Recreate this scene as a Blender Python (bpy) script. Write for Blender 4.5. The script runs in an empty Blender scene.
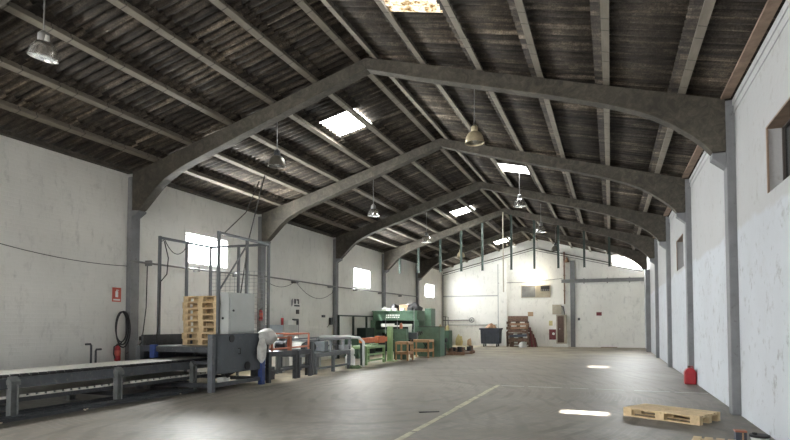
import bpy, bmesh, math, random
from mathutils import Vector, Matrix
random.seed(7)
D = bpy.data
scene = bpy.context.scene
COL = scene.collection
PI = math.pi

# ------------------------------------------------------------------ dimensions (metres)
XL, XR = -11.07, 1.97          # inner faces of the long walls
XA, ZA = -4.70, 7.02           # ridge line (underside of purlins)
SL, SR = 0.297, 0.274          # roof slopes left / right
YF, YB = -5.0, 38.61           # front (behind the camera) and back wall
Y0, BAY = 10.78, 5.565         # first portal frame in view, bay length
ORD = {0: 'first', 1: 'second', 2: 'third', 3: 'fourth', 4: 'fifth', 5: 'sixth'}

def zt(x):
    return ZA - (SL * (XA - x) if x < XA else SR * (x - XA))

# ------------------------------------------------------------------ materials
MATS = {}
def nodes_of(m):
    m.use_nodes = True
    nt = m.node_tree
    return nt, nt.nodes, nt.links, nt.nodes['Principled BSDF']

def mth(nt, op, a, b=None, c=None):
    n = nt.nodes.new('ShaderNodeMath'); n.operation = op
    for k, v in enumerate((a, b, c)):
        if v is None: continue
        if isinstance(v, (int, float)): n.inputs[k].default_value = v
        else: nt.links.new(v, n.inputs[k])
    return n.outputs[0]

def noise(nt, vec, scale, detail=4, rough=.55, dist=0):
    n = nt.nodes.new('ShaderNodeTexNoise')
    n.inputs['Scale'].default_value = scale; n.inputs['Detail'].default_value = detail
    n.inputs['Roughness'].default_value = rough; n.inputs['Distortion'].default_value = dist
    if vec is not None: nt.links.new(vec, n.inputs['Vector'])
    return n.outputs['Fac']

def mapping(nt, vec, scale=(1,1,1), loc=(0,0,0), rot=(0,0,0)):
    n = nt.nodes.new('ShaderNodeMapping')
    n.inputs['Scale'].default_value = scale; n.inputs['Location'].default_value = loc
    n.inputs['Rotation'].default_value = rot
    nt.links.new(vec, n.inputs['Vector'])
    return n.outputs[0]

def ramp(nt, fac, stops):
    n = nt.nodes.new('ShaderNodeValToRGB')
    el = n.color_ramp.elements
    while len(el) < len(stops): el.new(.5)
    for e, (p, c) in zip(el, stops):
        e.position = p; e.color = (c, c, c, 1) if isinstance(c, (int, float)) else (*c, 1)
    nt.links.new(fac, n.inputs[0])
    return n.outputs[0]

def mixc(nt, fac, a, b, mode='MIX'):
    n = nt.nodes.new('ShaderNodeMix'); n.data_type = 'RGBA'; n.blend_type = mode
    for k, v in ((0, fac), (6, a), (7, b)):
        if isinstance(v, (int, float)): n.inputs[k].default_value = v
        elif isinstance(v, tuple): n.inputs[k].default_value = (*v, 1)
        else: nt.links.new(v, n.inputs[k])
    return n.outputs[2]

def bump(nt, h, strength, dist, bsdf):
    n = nt.nodes.new('ShaderNodeBump'); n.inputs['Strength'].default_value = strength
    n.inputs['Distance'].default_value = dist
    nt.links.new(h, n.inputs['Height']); nt.links.new(n.outputs[0], bsdf.inputs['Normal'])

def objco(nt):
    return nt.nodes.new('ShaderNodeTexCoord').outputs['Object']

def mat(name, col, rough=.6, metal=0., var=.18, scale=6., bmp=.0, wear=None, emit=None):
    """plain procedural material: base colour with mottled variation, optional wear colour"""
    if name in MATS: return MATS[name]
    m = D.materials.new(name); nt, N, L, b = nodes_of(m)
    co = objco(nt)
    f = noise(nt, co, scale, 5, .6)
    lo = tuple(c * (1 - var) for c in col); hi = tuple(min(1, c * (1 + var)) for c in col)
    c = ramp(nt, f, [(.3, lo), (.7, hi)])
    if wear:
        w = noise(nt, co, scale * 3.1, 6, .7)
        c = mixc(nt, ramp(nt, w, [(.58, 0.), (.68, 1.)]), c, wear)
    L.new(c, b.inputs['Base Color'])
    b.inputs['Roughness'].default_value = rough; b.inputs['Metallic'].default_value = metal
    if bmp: bump(nt, noise(nt, co, scale * 4, 4), bmp, .01, b)
    if emit:
        b.inputs['Emission Color'].default_value = (*emit[0], 1); b.inputs['Emission Strength'].default_value = emit[1]
    MATS[name] = m
    return m

def wall_mat(name, col, axis, brick=True, scuff=.0, band=False):
    m = D.materials.new(name); nt, N, L, b = nodes_of(m)
    co = objco(nt)
    big = noise(nt, co, .55, 5, .6)
    c = ramp(nt, big, [(.3, tuple(x * .90 for x in col)), (.7, tuple(min(1, x * 1.06) for x in col))])
    # sooty specks and streaks in the paint
    mp = mapping(nt, co, (1, 1, .35) if scuff < .2 else (.8, .8, .8))
    sp = noise(nt, mp, 5.5, 6, .72)
    c = mixc(nt, ramp(nt, sp, [(.56, 0.), (.68, .25 + scuff)]), c, (.22, .22, .22))
    sp2 = noise(nt, mapping(nt, co, (1, 1, 1), (7, 3, 2)), 2.2, 8, .75)
    c = mixc(nt, ramp(nt, sp2, [(.55, 0.), (.72, .35)]), c, (.36, .35, .32))
    if brick or band:
        sep = N.new('ShaderNodeSeparateXYZ'); L.new(co, sep.inputs[0])
    if band:     # upper part of the wall mixed greyer, with a wavy lower edge
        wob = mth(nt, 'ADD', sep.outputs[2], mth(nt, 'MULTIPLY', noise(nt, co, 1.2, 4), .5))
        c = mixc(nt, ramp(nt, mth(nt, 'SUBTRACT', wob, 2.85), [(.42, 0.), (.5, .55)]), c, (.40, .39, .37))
    L.new(c, b.inputs['Base Color'])
    b.inputs['Roughness'].default_value = .8
    h = noise(nt, co, 9, 6, .65)
    if brick:
        cmb = N.new('ShaderNodeCombineXYZ')
        L.new(sep.outputs[1 if axis == 'y' else 0], cmb.inputs[0]); L.new(sep.outputs[2], cmb.inputs[1])
        br = N.new('ShaderNodeTexBrick')
        br.inputs['Scale'].default_value = 1.0; br.inputs['Brick Width'].default_value = .26
        br.inputs['Row Height'].default_value = .085; br.inputs['Mortar Size'].default_value = .009
        br.inputs['Mortar Smooth'].default_value = .6
        L.new(cmb.outputs[0], br.inputs['Vector'])
        h = mth(nt, 'SUBTRACT', mth(nt, 'MULTIPLY', h, .6), mth(nt, 'MULTIPLY', br.outputs['Fac'], .4))
    bump(nt, h, .5, .012, b)
    return m

M_wall_l = wall_mat('white_painted_brick', (.76, .755, .72), 'y')
M_wall_b = wall_mat('white_painted_gable', (.82, .815, .77), 'x')
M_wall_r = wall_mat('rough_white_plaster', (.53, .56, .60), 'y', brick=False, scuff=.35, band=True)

def concrete_mat(name, col, rough=.85):
    m = D.materials.new(name); nt, N, L, b = nodes_of(m)
    co = objco(nt)
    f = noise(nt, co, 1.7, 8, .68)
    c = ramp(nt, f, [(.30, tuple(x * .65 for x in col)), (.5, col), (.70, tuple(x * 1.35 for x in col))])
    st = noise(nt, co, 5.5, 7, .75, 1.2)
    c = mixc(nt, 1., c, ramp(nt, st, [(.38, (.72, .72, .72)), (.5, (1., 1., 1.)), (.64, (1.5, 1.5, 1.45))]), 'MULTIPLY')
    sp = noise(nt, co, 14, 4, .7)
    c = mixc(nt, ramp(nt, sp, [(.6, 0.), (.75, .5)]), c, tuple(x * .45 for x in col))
    L.new(c, b.inputs['Base Color']); b.inputs['Roughness'].default_value = rough
    bump(nt, noise(nt, co, 22, 6, .7), .35, .01, b)
    return m
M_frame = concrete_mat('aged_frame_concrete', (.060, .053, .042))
M_col = mat('grey_column_paint', (.19, .195, .205), .7, 0, .14, 3, bmp=.2, wear=(.13, .13, .135))

def purlin_mat():
    m = D.materials.new('purlin_concrete'); nt, N, L, b = nodes_of(m)
    co = objco(nt)
    f = noise(nt, mapping(nt, co, (3, .5, 3)), 2.0, 6, .65)
    c = ramp(nt, f, [(.3, (.13, .115, .09)), (.7, (.225, .2, .16))])
    sep = N.new('ShaderNodeSeparateXYZ'); L.new(co, sep.inputs[0])
    fr = mth(nt, 'FRACT', mth(nt, 'MULTIPLY', sep.outputs[1], .95))
    a = mth(nt, 'LESS_THAN', fr, .02)
    fr2 = mth(nt, 'LESS_THAN', mth(nt, 'ABSOLUTE', mth(nt, 'SUBTRACT', fr, .34)), .011)
    c = mixc(nt, mth(nt, 'MULTIPLY', mth(nt, 'MAXIMUM', a, fr2), .8), c, (.05, .045, .04))
    L.new(c, b.inputs['Base Color']); b.inputs['Roughness'].default_value = .85
    bump(nt, noise(nt, co, 25, 5), .3, .008, b)
    return m
M_purlin = purlin_mat()
M_plate = mat('wall_plate_clay', (.26, .185, .135), .85, var=.3, scale=4, bmp=.3)

def roof_mat():
    m = D.materials.new('sooty_fibre_cement'); nt, N, L, b = nodes_of(m)
    co = objco(nt)
    sep = N.new('ShaderNodeSeparateXYZ'); L.new(co, sep.inputs[0])
    cell = N.new('ShaderNodeCombineXYZ')
    L.new(mth(nt, 'FLOOR', mth(nt, 'DIVIDE', sep.outputs[1], 1.062)), cell.inputs[0])
    L.new(mth(nt, 'FLOOR', mth(nt, 'DIVIDE', mth(nt, 'ADD', sep.outputs[0], 4.7), 1.15)), cell.inputs[1])
    wn = N.new('ShaderNodeTexWhiteNoise'); wn.noise_dimensions = '2D'; L.new(cell.outputs[0], wn.inputs['Vector'])
    # streaks running down the slope (x), fine across the corrugations (y)
    st = noise(nt, mapping(nt, co, (.55, 10.5, .4)), 1.0, 5, .62)
    blot = noise(nt, mapping(nt, co, (1, 1, 1)), 7.5, 5, .75)
    f = mth(nt, 'ADD', mth(nt, 'MULTIPLY', st, .68), mth(nt, 'MULTIPLY', blot, .32))
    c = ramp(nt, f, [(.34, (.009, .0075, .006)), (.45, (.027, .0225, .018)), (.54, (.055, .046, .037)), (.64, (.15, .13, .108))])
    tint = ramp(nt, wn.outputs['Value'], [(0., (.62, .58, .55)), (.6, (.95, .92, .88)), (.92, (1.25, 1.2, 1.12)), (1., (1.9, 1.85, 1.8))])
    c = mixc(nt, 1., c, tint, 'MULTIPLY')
    # every corrugation has weathered differently
    rib = N.new('ShaderNodeTexWhiteNoise'); rib.noise_dimensions = '2D'
    rc = N.new('ShaderNodeCombineXYZ'); L.new(mth(nt, 'FLOOR', mth(nt, 'DIVIDE', sep.outputs[1], .19 / 2)), rc.inputs[0])
    L.new(mth(nt, 'FLOOR', mth(nt, 'DIVIDE', mth(nt, 'ADD', sep.outputs[0], 4.7), 1.15)), rc.inputs[1]); L.new(rc.outputs[0], rib.inputs['Vector'])
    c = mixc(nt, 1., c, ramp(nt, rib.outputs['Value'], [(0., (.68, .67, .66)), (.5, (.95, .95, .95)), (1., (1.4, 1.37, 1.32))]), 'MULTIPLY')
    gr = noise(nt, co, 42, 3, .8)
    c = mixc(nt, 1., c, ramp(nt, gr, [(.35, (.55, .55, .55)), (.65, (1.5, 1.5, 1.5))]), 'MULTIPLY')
    L.new(c, b.inputs['Base Color']); b.inputs['Roughness'].default_value = .9
    bump(nt, noise(nt, co, 30, 5), .25, .008, b)
    return m
M_roof = roof_mat()

def floor_mat():
    m = D.materials.new('worn_concrete_floor'); nt, N, L, b = nodes_of(m)
    co = objco(nt)
    sep = N.new('ShaderNodeSeparateXYZ'); L.new(co, sep.inputs[0])
    f = noise(nt, co, .45, 8, .62, .6)
    c = ramp(nt, f, [(.3, (.165, .145, .12)), (.5, (.225, .20, .168)), (.72, (.30, .268, .23))])
    fine = noise(nt, co, 6, 8, .75)
    c = mixc(nt, ramp(nt, fine, [(.38, .7), (.6, 0.)]), c, (.085, .076, .066))
    # forklift tyre arcs: warped bands
    wv = N.new('ShaderNodeTexWave'); wv.wave_type = 'RINGS'; wv.rings_direction = 'Z'
    wv.inputs['Scale'].default_value = .9; wv.inputs['Distortion'].default_value = 9
    wv.inputs['Detail'].default_value = 4; wv.inputs['Detail Scale'].default_value = .5
    L.new(mapping(nt, co, (1, .55, 1), (4.3, -6.5, 0)), wv.inputs['Vector'])
    msk = ramp(nt, noise(nt, co, .8, 3), [(.45, 0.), (.62, .55)])
    c = mixc(nt, mth(nt, 'MULTIPLY', ramp(nt, wv.outputs['Fac'], [(.62, 0.), (.9, 1.)]), msk), c, (.075, .068, .06))
    wv2 = N.new('ShaderNodeTexWave'); wv2.wave_type = 'BANDS'; wv2.bands_direction = 'DIAGONAL'
    wv2.inputs['Scale'].default_value = 1.3; wv2.inputs['Distortion'].default_value = 14; wv2.inputs['Detail'].default_value = 3
    wv2.inputs['Detail Scale'].default_value = .35
    L.new(mapping(nt, co, (1, .35, 1)), wv2.inputs['Vector'])
    c = mixc(nt, mth(nt, 'MULTIPLY', ramp(nt, wv2.outputs['Fac'], [(.7, 0.), (.95, .45)]), ramp(nt, noise(nt, co, .6, 3), [(.42, 0.), (.6, 1.)])), c, (.085, .078, .07))
    for k_, (sc_, ds_, lo_) in enumerate(((2.1, 11., .70), (3.4, 9.0, .74))):
        w3 = N.new('ShaderNodeTexWave'); w3.wave_type = 'RINGS'; w3.rings_direction = 'Z'
        w3.inputs['Scale'].default_value = sc_; w3.inputs['Distortion'].default_value = ds_; w3.inputs['Detail'].default_value = 2
        w3.inputs['Detail Scale'].default_value = .3
        L.new(mapping(nt, co, (1, .7, 1), ((3.1, -4.2, 0), (6.5, -9., 0))[k_]), w3.inputs['Vector'])
        mk = ramp(nt, noise(nt, mapping(nt, co, (1, 1, 1), (k_ * 5., 3, 0)), .7, 4), [(.47, 0.), (.6, .2)])
        c = mixc(nt, mth(nt, 'MULTIPLY', ramp(nt, w3.outputs['Fac'], [(lo_, 0.), (.95, 1.)]), mk), c, ((.085, .077, .068), (.34, .315, .285))[k_])
    # sawdust round the machines (left strip, beyond y = 11)
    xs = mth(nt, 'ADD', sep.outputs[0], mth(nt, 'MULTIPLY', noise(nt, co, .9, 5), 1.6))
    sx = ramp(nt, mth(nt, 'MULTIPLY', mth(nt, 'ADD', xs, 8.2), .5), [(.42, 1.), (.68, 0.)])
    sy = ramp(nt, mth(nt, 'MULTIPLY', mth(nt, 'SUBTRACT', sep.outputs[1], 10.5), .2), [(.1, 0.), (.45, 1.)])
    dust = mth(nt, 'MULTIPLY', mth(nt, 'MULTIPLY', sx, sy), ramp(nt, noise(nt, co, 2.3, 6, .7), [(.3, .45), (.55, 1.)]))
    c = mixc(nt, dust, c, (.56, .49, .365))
    # grease and dirt below the conveyor
    gx = ramp(nt, mth(nt, 'MULTIPLY', mth(nt, 'ADD', mth(nt, 'ADD', sep.outputs[0], 8.75), mth(nt, 'MULTIPLY', noise(nt, co, 1.5, 4), .5)), .5), [(.26, .8), (.34, 0.)])
    gy = ramp(nt, mth(nt, 'MULTIPLY', mth(nt, 'SUBTRACT', sep.outputs[1], 10.2), .5), [(.3, 1.), (.7, 0.)])
    c = mixc(nt, mth(nt, 'MULTIPLY', gx, gy), c, (.075, .07, .065))
    # tan dust swept towards the back right corner
    bx = ramp(nt, mth(nt, 'MULTIPLY', mth(nt, 'SUBTRACT', sep.outputs[1], 22), .06), [(.05, 0.), (.5, .75)])
    c = mixc(nt, mth(nt, 'MULTIPLY', bx, ramp(nt, noise(nt, co, .7, 5), [(.4, .2), (.65, 1.)])), c, (.42, .355, .25))
    L.new(c, b.inputs['Base Color'])
    L.new(ramp(nt, fine, [(.3, .42), (.7, .68)]), b.inputs['Roughness'])
    bump(nt, fine, .12, .01, b)
    return m
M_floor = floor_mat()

M_dark = mat('dark_grey_steel', (.055, .06, .067), .5, .3, .25, 5, wear=(.16, .15, .14))
M_conv = mat('conveyor_grey_paint', (.105, .115, .125), .5, .2, .2, 4, wear=(.20, .19, .18))
M_leg = mat('worn_grey_leg_paint', (.17, .18, .18), .5, .2, .2, 6, wear=(.27, .26, .24))
M_plate_st = mat('slate_grey_machine_panel', (.075, .085, .098), .5, .2, .15, 3, wear=(.12, .125, .13))
M_deck = mat('worn_pale_deck', (.74, .72, .66), .42, .0, .15, 7, wear=(.40, .37, .31))
M_steel = mat('bare_grey_steel', (.30, .31, .32), .4, .7, .2, 9)
M_black = mat('black_rubber', (.014, .014, .016), .6, 0, .3, 12)
M_blue = mat('blue_paint', (.03, .06, .21), .5, .1, .2, 7)
M_post = mat('grey_guard_post', (.13, .14, .15), .5, .2, .15, 6)
M_cab = mat('light_grey_cabinet', (.44, .46, .45), .5, .1, .07, 3)
M_cab2 = mat('blue_grey_cabinet', (.42, .47, .52), .5, .1, .08, 3)
M_orange = mat('orange_paint', (.62, .15, .035), .5, .1, .2, 8, wear=(.35, .13, .07))
M_faded = mat('faded_red_paint', (.44, .155, .09), .55, .1, .2, 8)
M_green = mat('machine_green_paint', (.085, .155, .105), .45, .1, .2, 5, wear=(.035, .09, .06))
M_lgreen = mat('light_green_paint', (.30, .46, .22), .5, .1, .15, 6)
M_dgreen = mat('dark_green_steel', (.022, .038, .031), .5, .2, .25, 6)
M_wood = mat('pale_pallet_wood', (.60, .46, .27), .75, 0, .22, 9, bmp=.2, wear=(.42, .30, .17))
M_woodb = mat('brown_bench_wood', (.46, .27, .14), .7, 0, .2, 8)
M_woodo = mat('old_grey_brown_wood', (.16, .098, .07), .85, 0, .4, 9, bmp=.2, wear=(.38, .25, .17))
M_woodo2 = mat('old_tan_wood', (.33, .20, .125), .85, 0, .3, 9, bmp=.2)
M_red = mat('red_enamel', (.36, .016, .024), .35, 0, .1, 10)
M_signred = mat('sign_red', (.55, .10, .07), .5, 0, .08, 10)
M_dred = mat('dark_red_enamel', (.16, .025, .03), .5, 0, .2, 8)
M_white = mat('white_plastic', (.78, .78, .75), .5, 0, .06, 8)
M_bag = mat('grey_white_plastic_sheet', (.55, .55, .53), .4, 0, .25, 6, bmp=.6)
M_bin = mat('slate_blue_plastic', (.055, .065, .088), .5, 0, .2, 4)
M_beige = mat('beige_enamel', (.42, .38, .30), .55, 0, .1, 5)
M_brown = mat('brown_door_panel', (.10, .055, .04), .6, 0, .3, 6)
M_yellow = mat('yellow_paint', (.52, .45, .22), .6, 0, .15, 7)
M_cardb = mat('cardboard', (.42, .29, .18), .8, 0, .15, 6)
M_pipe = mat('grey_conduit', (.20, .20, .20), .5, .3, .15, 8)
M_pipew = mat('painted_pale_pipe', (.52, .50, .44), .6, 0, .2, 5)
M_cable = mat('black_cable', (.03, .03, .03), .6, 0, .2, 8)
M_alu = mat('spun_aluminium', (.86, .85, .82), .2, .9, .04, 5)
M_tan = mat('yellowed_lamp_housing', (.42, .36, .24), .5, .3, .2, 9)
M_olive = mat('dull_brown_lamp_enamel', (.13, .12, .10), .4, .4, .2, 9)
M_lampin = mat('lamp_inner_white', (.80, .80, .76), .4, 0, .05, 9)
M_board = mat('grey_window_board', (.17, .175, .175), .6, 0, .25, 3)
M_boardt = mat('tan_window_board', (.30, .275, .21), .6, 0, .2, 3)
M_void = mat('dark_broken_pane', (.012, .012, .012), .9, 0, .3, 20)
M_frameb = mat('dark_window_frame', (.055, .045, .04), .6, 0, .2, 9)
M_reveal = mat('window_reveal_brown', (.30, .22, .17), .8, 0, .2, 5)
M_paint_y = mat('faded_yellow_floor_paint', (.46, .42, .30), .6, 0, .3, 5, wear=(.19, .172, .15))
M_paint_w = mat('faded_white_floor_paint', (.50, .49, .46), .6, 0, .2, 4, wear=(.27, .25, .235))
M_chips = mat('pale_wood_chips', (.60, .53, .42), .8, 0, .2, 9)
M_ink = mat('black_sticker_ink', (.06, .06, .065), .6, 0, .2, 9)

def glass_mat():
    m = D.materials.new('thin_window_glass'); nt, N, L, b = nodes_of(m)
    N.remove(b)
    t = N.new('ShaderNodeBsdfTransparent'); g = N.new('ShaderNodeBsdfGlossy'); g.inputs['Roughness'].default_value = .05
    tr = N.new('ShaderNodeBsdfTranslucent')
    mx0 = N.new('ShaderNodeMixShader'); mx0.inputs[0].default_value = .25
    L.new(t.outputs[0], mx0.inputs[1]); L.new(tr.outputs[0], mx0.inputs[2])
    mx = N.new('ShaderNodeMixShader'); mx.inputs[0].default_value = .06
    co = objco(nt)
    t.inputs['Color'].default_value = (.93, .95, .96, 1)
    L.new(ramp(nt, noise(nt, co, 4, 4), [(.3, .85), (.7, .95)]), tr.inputs['Color'])
    L.new(mx0.outputs[0], mx.inputs[1]); L.new(g.outputs[0], mx.inputs[2])
    L.new(mx.outputs[0], N['Material Output'].inputs[0])
    return m
M_glass = glass_mat()

M_dpane = mat('dark_dirty_pane', (.02, .024, .026), .25, 0, .4, 5)
def skylight_mat(name, clear, emis, dirty=False):
    """translucent roof sheet: daylight glows through it, part of it passes straight"""
    m = D.materials.new(name); nt, N, L, b = nodes_of(m)
    N.remove(b)
    co = objco(nt)
    tr = N.new('ShaderNodeBsdfTranslucent'); t = N.new('ShaderNodeBsdfTransparent')
    em = N.new('ShaderNodeEmission'); em.inputs['Strength'].default_value = emis
    if dirty:
        d = ramp(nt, noise(nt, mapping(nt, co, (2, 4, 1)), 3.5, 7, .75), [(.40, (.16, .09, .035)), (.47, (.62, .45, .24)), (.54, (1, .9, .7)), (.6, (1, 1, 1))])
    else:
        d = ramp(nt, noise(nt, co, 3.5, 5, .6), [(.3, (.82, .86, .84)), (.6, (.97, .98, .97))])
    L.new(mixc(nt, 1., d, (.06, .06, .06), 'MULTIPLY') if dirty else d, tr.inputs['Color']); L.new(d, em.inputs['Color'])
    a = N.new('ShaderNodeAddShader'); L.new(tr.outputs[0], a.inputs[0]); L.new(em.outputs[0], a.inputs[1])
    mx = N.new('ShaderNodeMixShader'); mx.inputs[0].default_value = clear
    L.new(a.outputs[0], mx.inputs[1]); L.new(t.outputs[0], mx.inputs[2])
    L.new(mx.outputs[0], N['Material Output'].inputs[0])
    return m
M_sky_a = skylight_mat('milky_roof_sheet', .0, 4.)
M_sky_b = skylight_mat('hazy_roof_sheet', .5, 2.5)
M_sky_c = skylight_mat('dirty_roof_sheet', .0, .42, True)
M_sky_clear = skylight_mat('clear_roof_strip', .92, .2)

# ------------------------------------------------------------------ mesh building
def empty(name, loc=(0,0,0), label=None, cat=None, group=None, kind=None):
    o = D.objects.new(name, None); COL.objects.link(o)
    o.location = loc; o.empty_display_size = .2
    tag(o, label, cat, group, kind)
    return o
def tag(o, label=None, cat=None, group=None, kind=None):
    for k, v in (('label', label), ('category', cat), ('group', group), ('kind', kind)):
        if v: o[k] = v
    return o

def origin_of(o):
    p = Vector((0,0,0))
    while o is not None:
        p = p + o.location; o = o.parent
    return p

class MB:
    def __init__(self): self.bm = bmesh.new()
    def _quad(self, vs):
        try: self.bm.faces.new(vs)
        except ValueError: pass
    def hexa(self, P):
        v = [self.bm.verts.new(p) for p in P]
        for f in ((0,3,2,1),(4,5,6,7),(0,1,5,4),(1,2,6,5),(2,3,7,6),(3,0,4,7)):
            self._quad([v[i] for i in f])
        return self
    def box(self, x0, x1, y0, y1, z0, z1):
        return self.hexa([(x0,y0,z0),(x1,y0,z0),(x1,y1,z0),(x0,y1,z0),(x0,y0,z1),(x1,y0,z1),(x1,y1,z1),(x0,y1,z1)])
    def obox(self, c, s, rz=0., rx=0., ry=0.):
        R = Matrix.Rotation(rz,3,'Z') @ Matrix.Rotation(ry,3,'Y') @ Matrix.Rotation(rx,3,'X')
        h = [d/2 for d in s]; c = Vector(c)
        P = [c + R @ Vector((a*h[0], b*h[1], e*h[2])) for e in (-1,1) for a,b in ((-1,-1),(1,-1),(1,1),(-1,1))]
        return self.hexa(P)
    def bar(self, p, q, w=.05, h=None, up=(0,0,1)):
        h = h or w; p, q = Vector(p), Vector(q); d = (q-p)
        if d.length < 1e-6: return self
        d.normalize(); u = Vector(up)
        if abs(d.dot(u)) > .98: u = Vector((0,1,0))
        s = d.cross(u).normalized(); u = s.cross(d).normalized()
        P = [e + s*a*w/2 + u*b*h/2 for e in (p,q) for a,b in ((-1,-1),(1,-1),(1,1),(-1,1))]
        return self.hexa(P)
    def prism(self, pts, axis, a, b):
        """2-D polygon extruded along an axis; pts in the two remaining axes in order"""
        def to(p, t):
            if axis == 'y': return (p[0], t, p[1])
            if axis == 'x': return (t, p[0], p[1])
            return (p[0], p[1], t)
        v0 = [self.bm.verts.new(to(p,a)) for p in pts]; v1 = [self.bm.verts.new(to(p,b)) for p in pts]
        n = len(pts)
        self._quad(v0); self._quad(list(reversed(v1)))
        for i in range(n): self._quad([v0[i], v0[(i+1)%n], v1[(i+1)%n], v1[i]])
        return self
    def tube(self, pts, r, n=8, caps=True):
        pts = [Vector(p) for p in pts]; rings = []
        prev = None
        for i, p in enumerate(pts):
            d = (pts[min(i+1,len(pts)-1)] - pts[max(i-1,0)]).normalized()
            if prev is None:
                u = Vector((0,0,1)) if abs(d.z) < .9 else Vector((1,0,0))
                s = d.cross(u).normalized()
            else:
                s = (prev - d*prev.dot(d)).normalized()
            prev = s; u = s.cross(d)
            rr = r[i] if isinstance(r, (list,tuple)) else r
            rings.append([self.bm.verts.new(p + (s*math.cos(t)+u*math.sin(t))*rr) for t in [2*PI*k/n for k in range(n)]])
        for a, b in zip(rings, rings[1:]):
            for k in range(n): self._quad([a[k], a[(k+1)%n], b[(k+1)%n], b[k]])
        if caps: self._quad(list(reversed(rings[0]))); self._quad(rings[-1])
        return self
    def cyl(self, p, q, r, n=16): return self.tube([p,q], r, n)
    def lathe(self, prof, c, n=24, tilt=None):
        """profile of (radius, z) about a vertical axis at c"""
        c = Vector(c); R = tilt or Matrix.Identity(3); rings = []
        for r, z in prof:
            rings.append([self.bm.verts.new(c + R @ Vector((r*math.cos(2*PI*k/n), r*math.sin(2*PI*k/n), z))) for k in range(n)])
        for a, b in zip(rings, rings[1:]):
            for k in range(n): self._quad([a[k], a[(k+1)%n], b[(k+1)%n], b[k]])
        if prof[0][0] > 1e-4: self._quad(list(reversed(rings[0])))
        if prof[-1][0] > 1e-4: self._quad(rings[-1])
        return self
    def build(self, name, m, parent=None, bevel=0, smooth=False, sharp=True):
        bm = self.bm
        bmesh.ops.remove_doubles(bm, verts=bm.verts, dist=1e-5)
        bmesh.ops.recalc_face_normals(bm, faces=bm.faces)
        me = D.meshes.new(name)
        off = origin_of(parent) if parent else None
        if off is not None:
            for v in bm.verts: v.co -= off
        bm.to_mesh(me); bm.free()
        me.materials.append(m)
        if smooth:
            for f in me.polygons: f.use_smooth = True
            if sharp and hasattr(me, 'set_sharp_from_angle'): me.set_sharp_from_angle(angle=.7)
        o = D.objects.new(name, me); COL.objects.link(o)
        if parent: o.parent = parent
        if bevel:
            b = o.modifiers.new('bevel', 'BEVEL'); b.width = bevel; b.segments = 2; b.limit_method = 'ANGLE'
        return o

KIDS = {}
def kids(o): return [c for c in D.objects if c.parent == o]
def copy_tree(o, parent=None):
    c = o.copy(); COL.objects.link(c)
    if parent is not None: c.parent = parent
    for ch in kids(o): copy_tree(ch, c)
    return c

def recenter(o, loc):
    """move a one-mesh thing's origin to its base"""
    loc = Vector(loc)
    for v in o.data.vertices: v.co -= loc
    o.location = loc
    return o

def single(mb, name, m, loc, label, cat, group=None, bevel=0, smooth=False):
    o = mb.build(name, m, None, bevel, smooth); recenter(o, loc)
    return tag(o, label, cat, group)

# ================================================================== SETTING
def wall_along_y(name, m, x0, x1, ztop, holes):
    """long wall as slabs around rectangular window holes (y0, y1, z0, z1)"""
    b = MB(); y = YF - .25
    for (a, e, z0, z1) in sorted(holes):
        b.box(x0, x1, y, a, 0, ztop); b.box(x0, x1, a, e, 0, z0); b.box(x0, x1, a, e, z1, ztop); y = e
    b.box(x0, x1, y, YB + .25, 0, ztop)
    return tag(b.build(name, m), kind='structure')

LW = [(2.0, 3.85, 3.2, 4.04), (12.86, 14.70, 3.2, 4.04), (24.05, 25.93, 3.22, 4.06), (34.95, 36.85, 3.22, 4.04)]
RW = [(6.9, 8.77, 3.22, 4.10), (18.2, 19.9, 3.14, 4.08)]
wall_along_y('wall_left', M_wall_l, XL - .24, XL, 5.22, LW)
wall_along_y('wall_right', M_wall_r, XR, XR + .36, 5.28, RW)

# back wall with gable; an open light strip high on the right under the roof
def gable_poly(x0, x1, zlo, top):
    xs = sorted(set([x0, x1] + [x for x in (XA, -.2, .15) if x0 < x < x1]))
    return [(x0, zlo), (x1, zlo)] + [(x, top(x)) for x in reversed(xs)]
roof_under = lambda x: zt(x) + .115
ledge = lambda x: 6.50 - .245 * abs(x + 4.76)
b = MB()
b.prism(gable_poly(XL - .24, .15, 0, roof_under), 'y', YB, YB + .3)
b.prism([(.15, 0), (XR + .36, 0), (XR + .36, ledge(XR) - .12), (.15, ledge(.15) - .12)], 'y', YB, YB + .3)
b.prism([(1.86, ledge(1.86) - .12), (XR + .36, ledge(XR) - .12), (XR + .36, roof_under(XR + .36)), (1.86, roof_under(1.86))], 'y', YB, YB + .3)
tag(b.build('wall_back', M_wall_b), kind='structure')
# front wall behind the camera with an unseen opening, added and sized to let daylight in
b = MB(); dx0, dx1, dz = -9.0, -1.5, 4.0
b.box(XL - .24, dx0, YF - .25, YF, 0, 4.6); b.box(dx1, XR + .36, YF - .25, YF, 0, 4.6); b.box(dx0, dx1, YF - .25, YF, dz, 4.6)
b.prism([(XL - .24, 4.6), (XR + .36, 4.6), (XR + .36, roof_under(XR + .36)), (XA, ZA + .16), (XL - .24, roof_under(XL - .24))], 'y', YF - .25, YF)
tag(b.build('wall_front', M_wall_l), kind='structure')

b = MB(); b.box(XL - 1, XR + 1, YF - 6, YB + 1, -.3, 0)
tag(b.build('floor', M_floor), kind='structure')

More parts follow.
